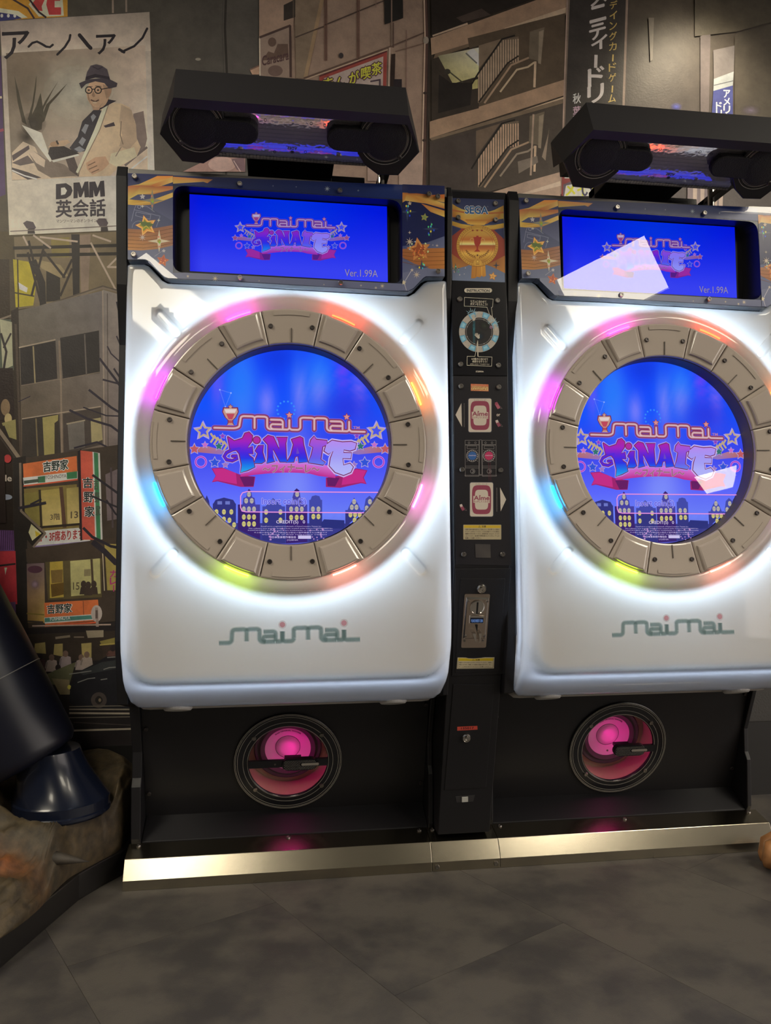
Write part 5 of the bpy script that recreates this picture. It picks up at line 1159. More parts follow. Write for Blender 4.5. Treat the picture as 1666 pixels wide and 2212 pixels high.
q = Print(lambda x, y: strip_pt(x/1000.0, (y+80)/1000.0*1.22, 0.0006), (0, -0.42, -0.9), eps=5e-6)
for i in range(44): q.line([(-166+i*7.7, -78), (-166+i*7.7, 38)], 0.7, (14,14,20,0.55)); q.layer -= 1
q.layer += 1
for j in range(14): q.line([(-168, -74+j*8.4), (168, -74+j*8.4)], 0.5, (14,14,20,0.4)); q.layer -= 1
q.layer += 1
for (x, y) in ((-95,-52),(-60,-50),(40,-50),(70,-48),(90,-50),(-40,18),(30,14)): q.ring(x, y, 2.4, 3.2, (20,20,26,0.8), n=14)
q.text('SEGA', -11, 10, 11, 4, (190,190,190), 0.06); q.text('SEGA', -10.5, 10.4, 10.5, 3.6, (60,60,66), 0.0)
q.ell(0, 16, 4.6, 3.4, (86,84,92)); q.ell(0, 16, 2.2, 1.6, (40,40,46))
q.build('strip_pattern', M_DECAL, tsp)
for sx in (-1, 1):
    hexo = [(-0.252,-0.080),(-0.288,-0.002),(-0.246,0.057),(-0.199,0.059),(-0.166,0.037),(-0.147,0.011),(-0.143,-0.030),(-0.155,-0.080)]
    hx = [(-sx*u, v) for u, v in hexo]; c0 = (-sx*-0.207*1, 0)[0] if False else sx*0.207
    pod = MB().loft([[s2(u, v, -0.045) for u, v in hx], [s2(u, v, 0.004) for u, v in hx], [s2(c0+(u-c0)*0.975, -0.02+(v+0.02)*0.975, 0.006) for u, v in hx]]).build('speaker_pod', M_BLACKG, tsp, bevel=0.001)
    pl = capsule(0, 0, 0.072, 0.0262, 0, n=8)
    MB().loft([[s2(sx*0.1375+x, -0.0205+z, -0.005) for x, z in pl], [s2(sx*0.1375+x, -0.0205+z, 0.008) for x, z in pl], [s2(sx*0.1375+x*0.96, -0.0205+z*0.9, 0.010) for x, z in pl]]).build('tweeter_grille', M_MESH, tsp)
    cv = -0.027
    def circ(r, o, n=64): return [s2(sx*0.207+r*math.cos(2*PI*k/n), cv+r*math.sin(2*PI*k/n), o) for k in range(n)]
    MB().loft([circ(0.0475, 0.006), circ(0.0475, 0.009), circ(0.030, 0.0115), circ(0.001, 0.0125)]).build('speaker_grille', M_MESH, tsp)
    mb = MB()
    for r in (0.0485, 0.0512, 0.0580): mb.loft([circ(r-0.0005, 0.006), circ(r-0.0005, 0.0072), circ(r+0.0005, 0.0072), circ(r+0.0005, 0.006)], cap=False)
    mb.build('silver_ring', M_SILVERLINE, tsp)
    o = link('screw', SCREWD, None, tsp, loc=s2(sx*0.243, 0.012, 0.007), rot=(math.radians(-56)+0, 0, 0)); o.rotation_euler = Vector((0, -1, 0)).rotation_difference(N2).to_euler()
# mounts on top of the cabinet
for sx in (1,):
    mt_ = MB().box((sx*0.232-0.006, 0.19, 1.699), (sx*0.232+0.020, 0.225, 1.80)).box((sx*0.232-0.006, 0.03, 1.785), (sx*0.232+0.020, 0.225, 1.80)).build('speaker_mount', M_BLACK, cab, bevel=0.002)
    MB().tube([(sx*0.232, 0.165, 1.698), (sx*0.232, 0.165, 1.84)], 0.009, n=16).build('mount_pole', M_CHROME, mt_)
MB().box((-0.108, 0.16, 1.698), (0.105, 0.20, 1.80)).box((0.105, 0.165, 1.698), (0.190, 0.19, 1.785)).box((-0.108, 0.03, 1.775), (0.105, 0.20, 1.80)).build('speaker_bracket', M_BLACKG, cab, bevel=0.002)

# ================================================================== RIGHT CABINET
PITCH = 0.9196
cab2 = copy_tree(cab); cab2.location = (PITCH, 0, 0)
cab2['label'] = 'right white rhythm game cabinet with round screen, cut by the frame edge'
for o in list(cab2.children_recursive):
    if o.name.startswith('crossbar'): bpy.data.objects.remove(o)

# ================================================================== CENTRE COLUMN
col = empty('coin_column', (0.4545, 0.2, 0.0))
tag(col, 'black coin column between the two white cabinets, with card readers and coin slot', 'arcade machine')
X0, X1 = 0.3855, 0.5235
def cpar(o): o.location = o.location - Vector((0.4545, 0.2, 0.0)); return o
CI = Matrix.Translation((-0.4545, -0.2, 0))
def cbuild(mb, name, mt, parent=None, **k):
    o = mb.build(name, mt, parent or col, **k)
    if not parent: o.matrix_parent_inverse = CI
    return o
def clink(name, me, parent, loc, rot=None):
    o = link(name, me, None, parent, loc=loc, rot=rot)
    if parent is col: o.matrix_parent_inverse = CI
    return o
SLO = Vector((0, 0.022, 0.785)); SD = Vector((0, 0.195, -0.678)).normalized(); NS = Vector((0, -0.961, -0.2764)).normalized()
def ons(x, y, off=0.0): return hit(x, y, SLO+NS*off, NS)
def onu(x, y, off=0.0): return hY(x, y, 0.022-off)
cprof = [(0.022, 1.700), (0.022, 0.785), (0.2165, 0.107), (0.2235, 0.0835), (0.60, 0.0835), (0.60, 1.700)]
cbuild(MB().prism([(X0, y, z) for y, z in cprof], (X1-X0, 0, 0)), 'column_body', M_BLACK, bevel=0.002)
def plate(q, fn, n, th, name, mt, parent=None, r=None):
    o3 = [fn(*a) for a in q]
    return cbuild(MB().loft([[p_ for p_ in o3], [p_+n*th for p_ in o3]]), name, mt, parent)
# upper plate with printed art
Z1 = lambda x, y: (940+0.19*x, 400+0.19*y)
pl1 = plate([(973.5,414),(1090.5,419),(1095.5,812),(978.5,810.5)], onu, Vector((0,-1,0)), 0.003, 'instruction_panel', M_BLACKG)
p = Print(lambda x, y: hY(*Z1(x, y), 0.0187), (0, -1, 0), k=1.25, eps=6e-6)
p.poly([185,145,785,165,795,1105,195,1082], [(36,48,96),(34,46,94),(112,126,156),(112,124,154)])
p.poly([180,560,290,490,690,500,790,600,795,830,640,900,330,900,190,790],(146,58,44))
p.poly([178,200,240,240,300,270,360,290,620,300,680,280,780,230,782,400,700,400,610,430,560,450,380,445,330,420,240,380,180,370],[(206,170,70),(196,150,60),(206,180,90),(216,196,110),(216,196,110),(206,180,90),(196,150,60),(206,190,90),(176,110,50),(180,110,50),(196,130,56),(216,160,70),(216,160,70),(196,130,56),(170,100,50),(176,106,50)])
p.poly([178,270,330,300,620,310,782,300,782,320,600,330,340,320,178,290],(186,110,60)); p.poly([340,390,610,395,560,455,400,450],[(190,120,50),(190,120,50),(226,190,90),(226,190,90)])
p.poly([176,360,250,368,330,410,370,436,300,440,176,410],(40,50,96)); p.poly([780,380,700,392,620,420,590,440,660,450,780,430],(40,50,96))
p.poly([172,402,300,440,420,460,560,462,680,450,782,432,782,484,660,506,560,500,420,496,300,492,174,450],[(206,170,60),(190,150,60),(220,190,80),(220,190,80),(196,156,60),(206,170,60),(196,150,56),(180,130,50),(206,170,80),(206,170,80),(180,130,50),(190,140,50)])
p.poly([176,460,300,495,190,580,178,590],(38,48,94)); p.poly([780,490,670,510,760,590,785,620],(38,48,94))
p.poly([190,780,260,830,390,905,360,920,200,960],[(176,116,56),(150,96,50),(150,96,50),(166,110,56),(190,130,60)]); p.poly([795,800,700,850,580,905,640,925,795,1000],[(176,116,56),(150,96,50),(150,96,50),(166,110,56),(190,130,60)])
p.poly([420,905,570,905,580,1030,550,1045,530,1030,510,1050,480,1040,450,1060,410,1060],[(186,126,50),(206,150,60),(196,140,56),(170,110,50),(190,130,50),(170,110,50),(190,130,50),(160,104,46),(176,116,50)])
p.line([470,910,464,1040],6,(150,96,44)); p.line([530,910,532,1030],6,(226,180,80))
p.ell(482,690,240,238,(150,98,36),n=48); p.ell(482,688,234,232,(206,160,70),n=48)
for k in range(52):
    a = 2*PI*k/52+0.05; x, y = 482+225*math.cos(a), 688+223*math.sin(a)
    if not 255 < math.degrees(a) % 360 < 285: p.line([(482+208*math.cos(a), 688+206*math.sin(a)), (482+232*math.cos(a), 688+230*math.sin(a))],3,(120,76,30)); p.layer -= 1
p.layer += 1
p.ring(482,688,219,222,(120,76,30),n=48)
hn = 24
for j in range(hn):
    y0, y1 = 688-204+408*j/hn, 688-204+408*(j+1)/hn; xa, xb = math.sqrt(max(0, 204**2-(y0-688)**2)), math.sqrt(max(0, 204**2-(y1-688)**2))
    t = j/hn; st_ = [(0,(206,166,76)),(0.2,(196,150,70)),(0.34,(190,110,50)),(0.42,(230,206,120)),(0.46,(236,220,150)),(0.47,(160,80,44)),(0.6,(196,120,60)),(0.72,(226,190,90)),(0.8,(206,160,70)),(1.0,(170,116,50))]
    def g_(t):
        for i in range(len(st_)-1):
            if t <= st_[i+1][0]: return mixc(st_[i][1], st_[i+1][1], (t-st_[i][0])/(st_[i+1][0]-st_[i][0]))
    p.poly([(482-xa,y0),(482+xa,y0),(482+xb,y1),(482-xb,y1)],[g_(t),g_(t),g_(min(1,t+1/hn)),g_(min(1,t+1/hn))]); p.layer -= 1
p.layer += 1; p.ring(482,688,203,206,(110,70,28),n=48); p.ring(482,688,178,181,(150,100,44),n=48)
p.poly([436,590,530,590,520,620,518,660,500,690,490,700,490,730,516,756,444,756,472,730,472,700,460,690,446,660,444,620],(160,52,40)); p.poly([470,575,494,575,496,590,468,590],(160,52,40)); p.ring(420,626,18,23,(200,170,110),n=16,a0=PI*0.6,a1=PI*1.9); p.ring(544,626,18,23,(200,170,110),n=16,a0=-PI*0.9,a1=PI*0.4)
for k in range(6):
    for sx in (-1, 1): a = math.radians(90+sx*(12+9*k)); x, y = 482+150*math.cos(a), 668+150*math.sin(a); p.ell(x, y-8, 12, 5, (120,72,30), ang=a+0.6*sx, n=8); p.ell(x+4*sx, y+8, 12, 5, (120,72,30), ang=a-0.5*sx, n=8)
p.star(482,798,16,(110,66,28)); p.poly([436,870,460,850,510,852,532,872,526,915,446,915],(206,160,70)); p.star(484,868,24,(110,70,30)); p.star(484,868,18,(226,190,90)); p.line([464,898,504,898],6,(110,70,30))
for x in (428, 480, 532): p.poly([x-12,506,x+12,506,x+8,524,x-8,524],(150,70,40))
for dx, c, b_ in ((0,(226,232,236),0.15),(0,(34,96,156),0.05)): p.text('SEGA',342,240,600,322,c,b_,dy=6)
p.text('R',596,240,604,250,(150,170,190))
for cx, cy, r, c in ((233,945,62,(90,96,90)),(695,912,44,(44,60,84))): p.poly([(cx+(r if k % 2 == 0 else r*0.22)*math.cos(k*PI/4), cy+(r if k % 2 == 0 else r*0.22)*math.sin(k*PI/4)) for k in range(8)],c)
for k in range(14): p.ell(233+random.uniform(-26,40),945+random.uniform(-40,50),5,6,random.choice([(206,70,90),(70,170,110),(120,190,160),(200,170,160)]),n=6)
p.star(656,1036,52,(196,130,60),ang=-1.4); p.star(656,1036,40,(226,180,110),ang=-1.4); p.star(656,1040,20,(206,150,80),ang=-1.4)
for x, y, r in ((345,942,8),(280,1020,10),(332,1010,7)): p.star(x,y,r,(196,190,190))
# instruction diagram
IV = (196,188,172)
p.poly([(a, b) for a, b in rrect(332,1172,648,1222,25)],IV); p.text('INSTRUCTION',360,1182,620,1214,(40,38,42),0.035,dy=4)
p.line([334,1276,660,1296,654,1386,640,1390,660,1560],5,IV); p.line([334,1276,332,1376,590,1388,650,1560],5,IV)
p.text('リズムに合わせて',404,1306,584,1336,IV,0.03,dy=6); p.text('ボタンをたたこう！',400,1338,596,1366,IV,0.03,dy=6)
p.ell(500,1668,228,232,(176,168,160),n=48); BL, BD = (96,160,196), (60,126,172)
for k in range(8):
    a = PI/8+k*PI/4; 
    def sec_(r0, r1, h): return [(500+r*math.cos(t), 1668+1.01*r*math.sin(t)) for r, t in ((r0,a-h),(r1,a-h),(r1,a),(r1,a+h),(r0,a+h),(r0,a))]
    p.poly(sec_(166,226,0.19),BL); p.poly(sec_(176,216,0.13),(130,184,206)); p.poly(sec_(178,200,0.10),(150,196,214))
    b_ = k*PI/4
    for d_ in (-0.14, 0.14): p.ell(500+196*math.cos(b_+d_),1668+196*math.sin(b_+d_),3,3,(70,66,70),n=6)
    for d_ in (-0.205,0.205): p.line([(500+160*math.cos(b_+d_),1668+160*math.sin(b_+d_)),(500+228*math.cos(b_+d_),1668+230*math.sin(b_+d_))],2,(110,106,104))
p.ell(500,1668,160,162,(26,24,28),n=40); p.ring(500,1668,144,148,(150,146,144),n=40)
for k in range(8): a = PI/8+k*PI/4; p.ell(500+146*math.cos(a),1668+146*math.sin(a),6,6,(170,166,160),n=8)
p.ell(560,1600,80,60,(56,64,54,0.8),ang=0.6,edge=(26,24,28,0)); p.ell(500,1720,70,60,(40,70,92,0.9),edge=(26,24,28,0)); p.ell(440,1640,26,120,(52,120,136,0.7),edge=(26,24,28,0))
for k in range(16): p.line([430,1550+k*16,456,1556+k*16],5,(70,140,160,0.7)); p.layer -= 1
p.layer += 1
def hand(cx, cy, s_, ang, c):
    ca, sa = math.cos(ang), math.sin(ang); f = lambda x, y: (cx+s_*(x*ca-y*sa), cy+s_*(x*sa+y*ca))
    p.poly([f(-14,10),f(-16,-4),f(14,-8),f(18,12),f(10,30),f(-8,30)],c)
    for x, l in ((-13,-30),(-5,-38),(4,-38),(13,-30)): p.stroke([f(x,0),f(x*1.25,l)],7*s_,c); p.stroke([f(x+4,-8),f(x*1.2+5,l*0.8)],1.5*s_,(90,86,90))
    p.stroke([f(14,12),f(28,-6)],8*s_,c)
for cx, cy, a_ in ((430,1480,0),(664,1590,0)):
    for k in range(9): t = -PI*0.95+k*PI*0.95/8; p.poly([(cx-8+40*math.cos(t-0.12), cy-10+30*math.sin(t-0.12)), (cx-8+(84 if k % 2 else 62)*math.cos(t), cy-10+(84 if k % 2 else 62)*math.sin(t)), (cx-8+40*math.cos(t+0.12), cy-10+30*math.sin(t+0.12))],(160,200,216))
hand(436,1512,1.05,-0.1,(190,182,170)); hand(686,1622,1.05,-0.15,(190,182,170)); hand(482,1720,1.0,-0.6,(190,182,170)); p.ring(634,1618,8,16,(150,100,140),n=16)
p.poly([484,1760,490,1950,480,1950,474,1800],IV); p.line([478,1800,452,1948,364,1948,362,2050,640,2060,646,1956,490,1950,484,1770],5,IV)
p.text('※の動きに合わせて',412,1964,600,1990,IV,0.03,dy=4); p.text('画面をなぞろう！',424,1994,590,2018,IV,0.03,dy=4); p.text('※力を入れなくても反応するよ',398,2026,616,2044,IV,0.02,dy=4); p.text('(C)SEGA',462,2110,552,2132,IV,0.03,dy=3)
p.build('panel_print', printmat('panel_ink', 0.4), pl1)
o3 = [hY(*a, 0.0185) for a in ((973.5,414),(1090.5,419),(1095.5,812),(978.5,810.5))]
cbuild(MB().add([q_+Vector((0,-0.0016,0)) for q_ in o3], [(0,1,2,3)]), 'panel_cover', M_PANE, pl1)
for z_ in ((263,180),(686,208),(265,366),(690,392),(282,1296),(710,1312),(292,2036),(722,2048)): clink('screw', SCREW, pl1, hY(*Z1(*z_), 0.0165))
# card reader plate
Z2 = lambda x, y: (940+0.199*x, 800+0.199*y)
pl2 = plate([(978.5,813),(1095.5,815),(1104,1221),(984.5,1219.5)], onu, Vector((0,-1,0)), 0.003, 'card_reader_panel', mat('reader_panel_black', (0.02, 0.019, 0.024), 0.3))
p = Print(lambda x, y: hY(*Z2(x, y), 0.0187), (0, -1, 0), k=1.25, eps=6e-6)
IV = (196,186,174); RD = (140,62,84)
p.poly([388,146,580,152,582,228,388,222],(196,110,76)); p.poly([394,168,576,174,576,220,394,214],(206,190,130)); p.text('BANAPASSPORT',394,170,576,190,(170,80,60),0.03,dy=3); p.text('PASSPORT',398,195,572,214,(170,90,60),0.03,dy=3); p.text('バナパスポート',428,152,550,162,(220,180,150),0.02)
for (x0, y0, x1, y1) in ((364,306,612,670),(380,1218,630,1586)):
    p.poly(rrect(x0-6,y0-6,x1+6,y1+6,22),(70,72,86)); p.poly(rrect(x0,y0,x1,y1,18),IV)
    cx, cy = (x0+x1)/2, (y0+y1)/2+2
    sup = lambda rx, ry, e: [(cx+rx*math.copysign(abs(math.cos(t))**e, math.cos(t)), cy+ry*math.copysign(abs(math.sin(t))**e, math.sin(t))) for t in [2*PI*k/40 for k in range(40)]]
    p.poly(sup(104,158,0.42),RD); p.poly(sup(72,108,0.42),IV)
    p.poly([cx-90,cy-40,cx+90,cy-36,cx+90,cy+36,cx-90,cy+34],IV); p.text('Aime',cx-82,cy-42,cx+84,cy+4,RD,0.06); p.ell(cx-18,cy-42,8,7,RD); p.text('タッチしてください',cx-88,cy+10,cx+92,cy+32,RD,0.03)
    p.text('タッチカードリーダー',cx-66,y0+10,cx+72,y0+24,(80,60,66),0.02)
p.poly([222,484,286,356,292,612],IV); p.poly([772,1402,706,1272,712,1532],IV)
for x, y0 in ((316,360),(670,1276)):
    for k in range(18): p.line([(x-5, y0+k*14.5),(x+6, y0+4+k*14.5),(x-4,y0+8+k*14.5)],2,(150,144,140)); p.layer -= 1
    p.layer += 1
for x, y, s_ in ((684,388,1.0),(690,582,1.0),(300,1494,0.95)):
    p.poly([(x-36*s_,y-20*s_),(x-6*s_,y-38*s_),(x+26*s_,y+18*s_),(x-4*s_,y+34*s_)],(170,90,110) if y < 500 else (140,70,90)); p.line([(x+20,y+26),(x+44,y+28),(x+20,y-4)],3,(120,110,110)); p.poly([(x-36*s_,y-36*s_),(x-10*s_,y-46*s_),(x+0*s_,y-20*s_),(x-24*s_,y-8*s_)],(196,186,180) if y > 500 else (150,70,92))
p.text('or',668,474,706,498,IV,0.06)
# the small drawing of the two cabinets
LN = (150,146,146)
for x0, cx, c in ((326,404,(52,96,160)),(512,584,(180,50,96))):
    x1 = x0+150
    p.line([x0,760,x1,760,x1,806,x0,806,x0,760],3,LN); p.line([x0,812,x0+2,1150],3,LN); p.line([x1,812,x1,1150],3,LN); p.line([x0,812,x1,812],3,LN); p.line([x0+22,820,x1-22,822,x1-22,852,x0+22,850,x0+22,820],3,LN); p.line([x0+4,1040,x1-4,1040],3,LN); p.line([x0+4,1058,x1,1060],3,LN); p.line([x0,1150,x1,1150],3,LN)
    for s_ in (-36, 34): p.ring(cx+s_,786,8,11,LN,n=14)
    p.ring(cx,928,62,66,LN,n=32); p.ell(cx,928,46,46,c,n=28)
    for k in range(16): a = k*PI/8; p.ring(cx,928,50,60,LN,n=3,a0=a+0.05,a1=a+0.28); p.layer -= 1
    p.layer += 1; p.text('maimai',cx-38,916,cx+40,930,(190,180,196),0.01); p.ring(cx+4,1096,22,26,LN,n=18); p.ring(cx+4,1096,8,14,LN,n=14,a0=-2,a1=2.2)
    for dx, dy in ((-60,-62),(60,-62),(-60,62),(60,62)): p.line([cx+dx,928+dy,cx+dx*.84,928+dy*.84],3,LN)
p.line([482,756,506,756,508,1130,480,1130,482,756],3,LN); p.line([328,1146,322,1140,668,1140,666,1150],3,LN)
for x in (580, 600): p.line([x,1000,x+6,1200],3,(120,50,66,0.8))
p.poly(rrect(306,1676,718,1836,6),(170,158,130)); p.poly([314,1682,710,1684,710,1712,314,1710],(196,166,44)); p.text('⚠ 注意',470,1684,552,1708,(70,56,40),0.03)
for k, t in enumerate(('お客様ご自身の体調や遊び方にご注意ください。気分が悪くなった場合は','すぐにゲームを中止してください。小さなお子様がプレイされる場合は','保護者の方が付き添ってください。操作部を強くたたいたり、けったり','しないでください。飲み物や手荷物を置かないでください。ゲームの','音量にご注意ください。')): p.text(t,326,1720+k*23,696 if k < 4 else 500,1736+k*23,(66,56,52),0.02,res=2)
p.poly([434,1886,600,1888,604,2036,440,2034],[(66,62,62),(60,56,58),(72,68,66),(58,54,56)])
for k in range(20): x, y = random.uniform(240,800), random.uniform(1400,2080); p.line([(x,y),(x+random.uniform(-14,14),y+random.uniform(-20,20))],1.6,(90,86,86,0.6)); p.layer -= 1
p.build('reader_print', printmat('reader_ink', 0.4), pl2)
o3 = [hY(*a, 0.0185) for a in ((978.5,813),(1095.5,815),(1104,1221),(984.5,1219.5))]
cbuild(MB().add([q_+Vector((0,-0.0016,0)) for q_ in o3], [(0,1,2,3)]), 'reader_cover', M_PANE, pl2)
for z_ in ((282,172),(692,182),(294,1078),(712,1084),(312,1998),(734,1998)): clink('screw', SCREW, pl2, hY(*Z2(*z_), 0.0165))
# coin door and lower door on the sloping face
E_NS = Vector((0, -1, 0)).rotation_difference(NS).to_euler()
def splate(q, th, name, mt, parent=None, r=0, off=0.0, bev=0.0):
    o3 = [ons(*a, off) for a in (rq(q, r, 4) if r else q)]
    return cbuild(MB().loft([[p_ for p_ in o3], [p_+NS*th for p_ in o3]]), name, mt, parent, bevel=bev)
fr_ = splate([(983,1228),(1104,1227),(1086,1456),(976,1460)], 0.0025, 'coin_door', M_BLACK, bev=0.001)
splate([(995,1249.5),(1091,1249.5),(1079,1450),(983,1453)], 0.0012, 'door_panel', M_BLACK, fr_, off=0.0025, bev=0.0006)
ld_ = splate([(979,1478),(1067,1478),(1050,1700),(960,1706)], 0.0025, 'lower_door', M_BLACK, bev=0.001)
Z3 = lambda x, y: (960+0.0995*x, 1240+0.0995*y)
def onz(x, y, off): return ons(*Z3(x, y), off)
cp = splate([Z3(*a) for a in ((440,430),(992,432),(902,1594),(362,1598))], 0.0015, 'coin_plate', M_NICKEL, fr_, r=3.5, off=0.0037)
def zplate(q, off, th, name, mt, r=0, inset=0.0):
    q2 = rq(q, r, 5) if r else q; o3 = [onz(*a, off) for a in q2]; cc_ = sum(o3, Vector())/len(o3)
    return cbuild(MB().loft([[p_ for p_ in o3], [cc_+(p_-cc_)*(1-inset)+NS*th for p_ in o3]]), name, mt, cp)
zplate([(478,500),(968,508),(888,1398),(404,1408)], 0.0052, 0.004, 'coin_bezel', M_CHROME, inset=0.09)
zplate([(514,546),(940,552),(868,1384),(442,1392)], 0.0093, 0.0006, 'coin_face', M_NICKEL)
cc_ = onz(712, 718, 0.0095)
def zc(r, o, n=36): 
    ux = Vector((1, 0, 0)); uz = -SD
    return [cc_+ux*(r*math.cos(2*PI*k/n))+uz*(r*math.sin(2*PI*k/n))+NS*o for k in range(n)]
cbuild(MB().loft([zc(0.0182, 0), zc(0.0182, 0.004), zc(0.0165, 0.0045), zc(0.0155, 0.002), zc(0.0001, 0.002)], cap=False), 'coin_ring', M_CHROME, cp)
zplate([(708,614),(744,614),(724,860),(690,860)], 0.0116, 0.0006, 'coin_slot', M_RECESS)
zplate([(548,892),(868,898),(860,1070),(540,1066)], 0.0099, 0.002, 'coin_display_frame', M_CHROME, inset=0.04)
cd = zplate([(566,950),(854,952),(846,1064),(562,1062)], 0.0118, 0.0006, 'coin_display', mat('lcd_navy', (0.01, 0.013, 0.03), 0.2))
p = Print(lambda x, y: onz(x, y, 0.0128), NS, eps=6e-6); p.text('PLEASE INSERT COIN',588,984,834,1046,(78,104,150),0.05); p.build('coin_message', M_SCREEN, cp)
zplate([(668,1090),(728,1090),(714,1260),(736,1352),(660,1352),(656,1260)], 0.0099, 0.0008, 'return_slot', M_RECESS, r=18)
mb = MB()
for q4 in ([(588,1250),(660,1250),(664,1340),(672,1440),(640,1400)],[(724,1250),(786,1250),(760,1400),(752,1446),(736,1440),(740,1350)]):
    o3 = [onz(*a, 0.0099) for a in q4]; mb.loft([[p_ for p_ in o3], [p_+NS*0.012 for p_ in o3]])
cbuild(mb, 'return_chute', M_CHROME, cp)
for z_ in ((524,582),(928,592),(462,1346),(862,1348)): o = clink('screw', SCREW, cp, onz(*z_, 0.010), E_NS); o.scale = (0.5, 0.5, 0.5)
for z_ in ((436,1448),(840,1448)): o = clink('screw', SCREW, cp, onz(*z_, 0.0055), E_NS); o.scale = (0.5, 0.5, 0.5)
def lock(px, py, parent, off):
    o = MB().lathe([(0.0115, 0.0), (0.0115, -0.004), (0.0095, -0.0075), (0.0088, -0.0075), (0.0084, -0.005), (0.005, -0.005), (0.005, -0.0085), (0.0034, -0.0085), (0.003, -0.006), (0.0001, -0.006)], n=28).build('lock', M_CHROME, parent, loc=ons(px, py, off), rot=E_NS); return o
lock(1040, 1271, fr_, 0.0036); lock(1007, 1593, ld_, 0.0025)
def sticker(q, name, parent, draw, off):
    p_ = Print(lambda x, y: hit(x, y, SLO+NS*off, NS), NS, k=1.25, eps=6e-6); draw(p_); o3 = [ons(*a, off-0.0004) for a in q]
    s_ = cbuild(MB().loft([[v for v in o3], [v+NS*0.0004 for v in o3]]), name, M_DARK, parent); pr_ = p_.build('sticker_print', M_DECAL, None); pr_.parent = parent; return s_
def wd(p):
    z = lambda *a: [Z3(a[i], a[i+1]) for i in range(0, len(a), 2)]
    p.poly(z(290,1812,470,1814,520,1830,640,1834,800,1822,880,1808,1090,1808,1076,2050,270,2058),(196,182,150)); p.poly(z(312,1826,480,1828,530,1842,640,1844,800,1834,880,1826,1070,1826,1064,1884,304,1888),(206,176,36)); p.line(z(1070,1826,1054,2038,290,2042,304,1888),0.7,(90,80,70))
    a, b_ = Z3(606,1846), Z3(772,1880); p.text('⚠ 注意',a[0],a[1],b_[0],b_[1],(70,56,40),0.03)
    for k, t in enumerate(('硬貨やメダルを投入口以外に入れないでください。故障の','原因になります。破損したり故障する場合があります。また、','ゲーム中はまわりの人にご注意ください。')):
        a, b_ = Z3(322-k*4,1910+k*44), Z3(1034-k*8,1936+k*44); p.text(t,a[0],a[1],b_[0],b_[1],(66,56,50),0.02,res=2)
sticker([Z3(*a) for a in ((290,1812),(1090,1808),(1076,2050),(270,2058))], 'warning_sticker', fr_, wd, 0.0042)
def nd(p):
    p.poly([988,1570,1031.5,1568,1032,1576,988,1578.5],(196,76,62)); p.text('135017',996,1571,1024,1576,(70,30,34),0.03,dy=-1)
sticker([(988,1570),(1031.5,1568),(1032,1576),(988,1578.5)], 'number_sticker', ld_, nd, 0.0030)
hs = splate([(984,1720),(1026,1717),(1022,1731),(986,1733)], 0.0015, 'latch_plate', M_DARK, bev=0.0004)
splate([(998,1721.5),(1011,1720.5),(1011,1731),(998,1732)], 0.0022, 'latch_tab', mat('white_tab', (0.55, 0.55, 0.52), 0.5), hs, off=0.0015)
# ================================================================== STAINLESS FLOOR STEP in three lengths
prof = [(0.2845, 0.082), (0.222, 0.067), (0.199, 0.024), (0.199, 0.0), (0.2845, 0.0)]
for x0, x1, lb, bolts in ((-0.400, 0.3650, 'long brushed metal floor step under the left cabinet, its left end free', [(-0.375,0.272,0.0795),(0.0,0.272,0.0795),(0.345,0.272,0.0795)]),
                          (0.3658, 0.5446, 'short brushed metal step section below the black coin column', [(0.38,0.272,0.0795),(0.53,0.272,0.0795)]),
                          (0.5454, 1.320, 'long brushed metal floor step under the right cabinet', [(0.565,0.272,0.0795),(0.92,0.272,0.0795),(1.29,0.272,0.0795)])):
    own = cab if x1 < 0.4 else cab2 if x0 > 0.5 else col
    st = MB().prism([(x0, y, z) for y, z in prof], (x1-x0, 0, 0)).build('floor_step', M_STEEL, own, bevel=0.0012)
    st.matrix_parent_inverse = Matrix.Translation(-own.location); st['label'] = lb
    for b_ in bolts: link('screw', SCREW, None, st, loc=b_, rot=(-math.radians(76), 0, 0))
    for x in ((x0+0.012, x1-0.012) if x1-x0 < 0.3 else ()): link('screw', SCREW, None, st, loc=(x, 0.198, 0.012))
# ================================================================== STATUE AT THE LEFT: dark boot and leg on a moulded rock base
stt = empty('leg_statue', (-0.62, 0.22, 0.0))
tag(stt, 'dark navy glossy statue leg on a brown moulded rock base, left of the machines', 'statue')
SI = Matrix.Translation((0.62, -0.22, 0))
def sb(mb, name, mt, **k):
    o = mb.build(name, mt, stt, **k); o.matrix_parent_inverse = SI; return o
M_NAVYG = mat('navy_lacquer', (0.006, 0.009, 0.022), 0.24, coat=0.2)
M_LEG = mat('dark_lacquer', (0.006, 0.007, 0.016), 0.36)
base = [(-0.60, -0.22), (-0.492, 0.165), (-0.455, 0.235), (-0.408, 0.31), (-0.408, 0.60), (-1.6, 0.60), (-1.6, -0.25)]
sb(MB().prism([(x, y, 0) for x, y in base], (0, 0, 0.062)), 'plinth', mat('plinth_black', (0.010, 0.009, 0.009), 0.4), bevel=0.003)
sb(MB().tube([(x-0.004, y, 0.058) for x, y in base[:2]], 0.0022, n=6), 'plinth_edge', M_SILVERLINE)
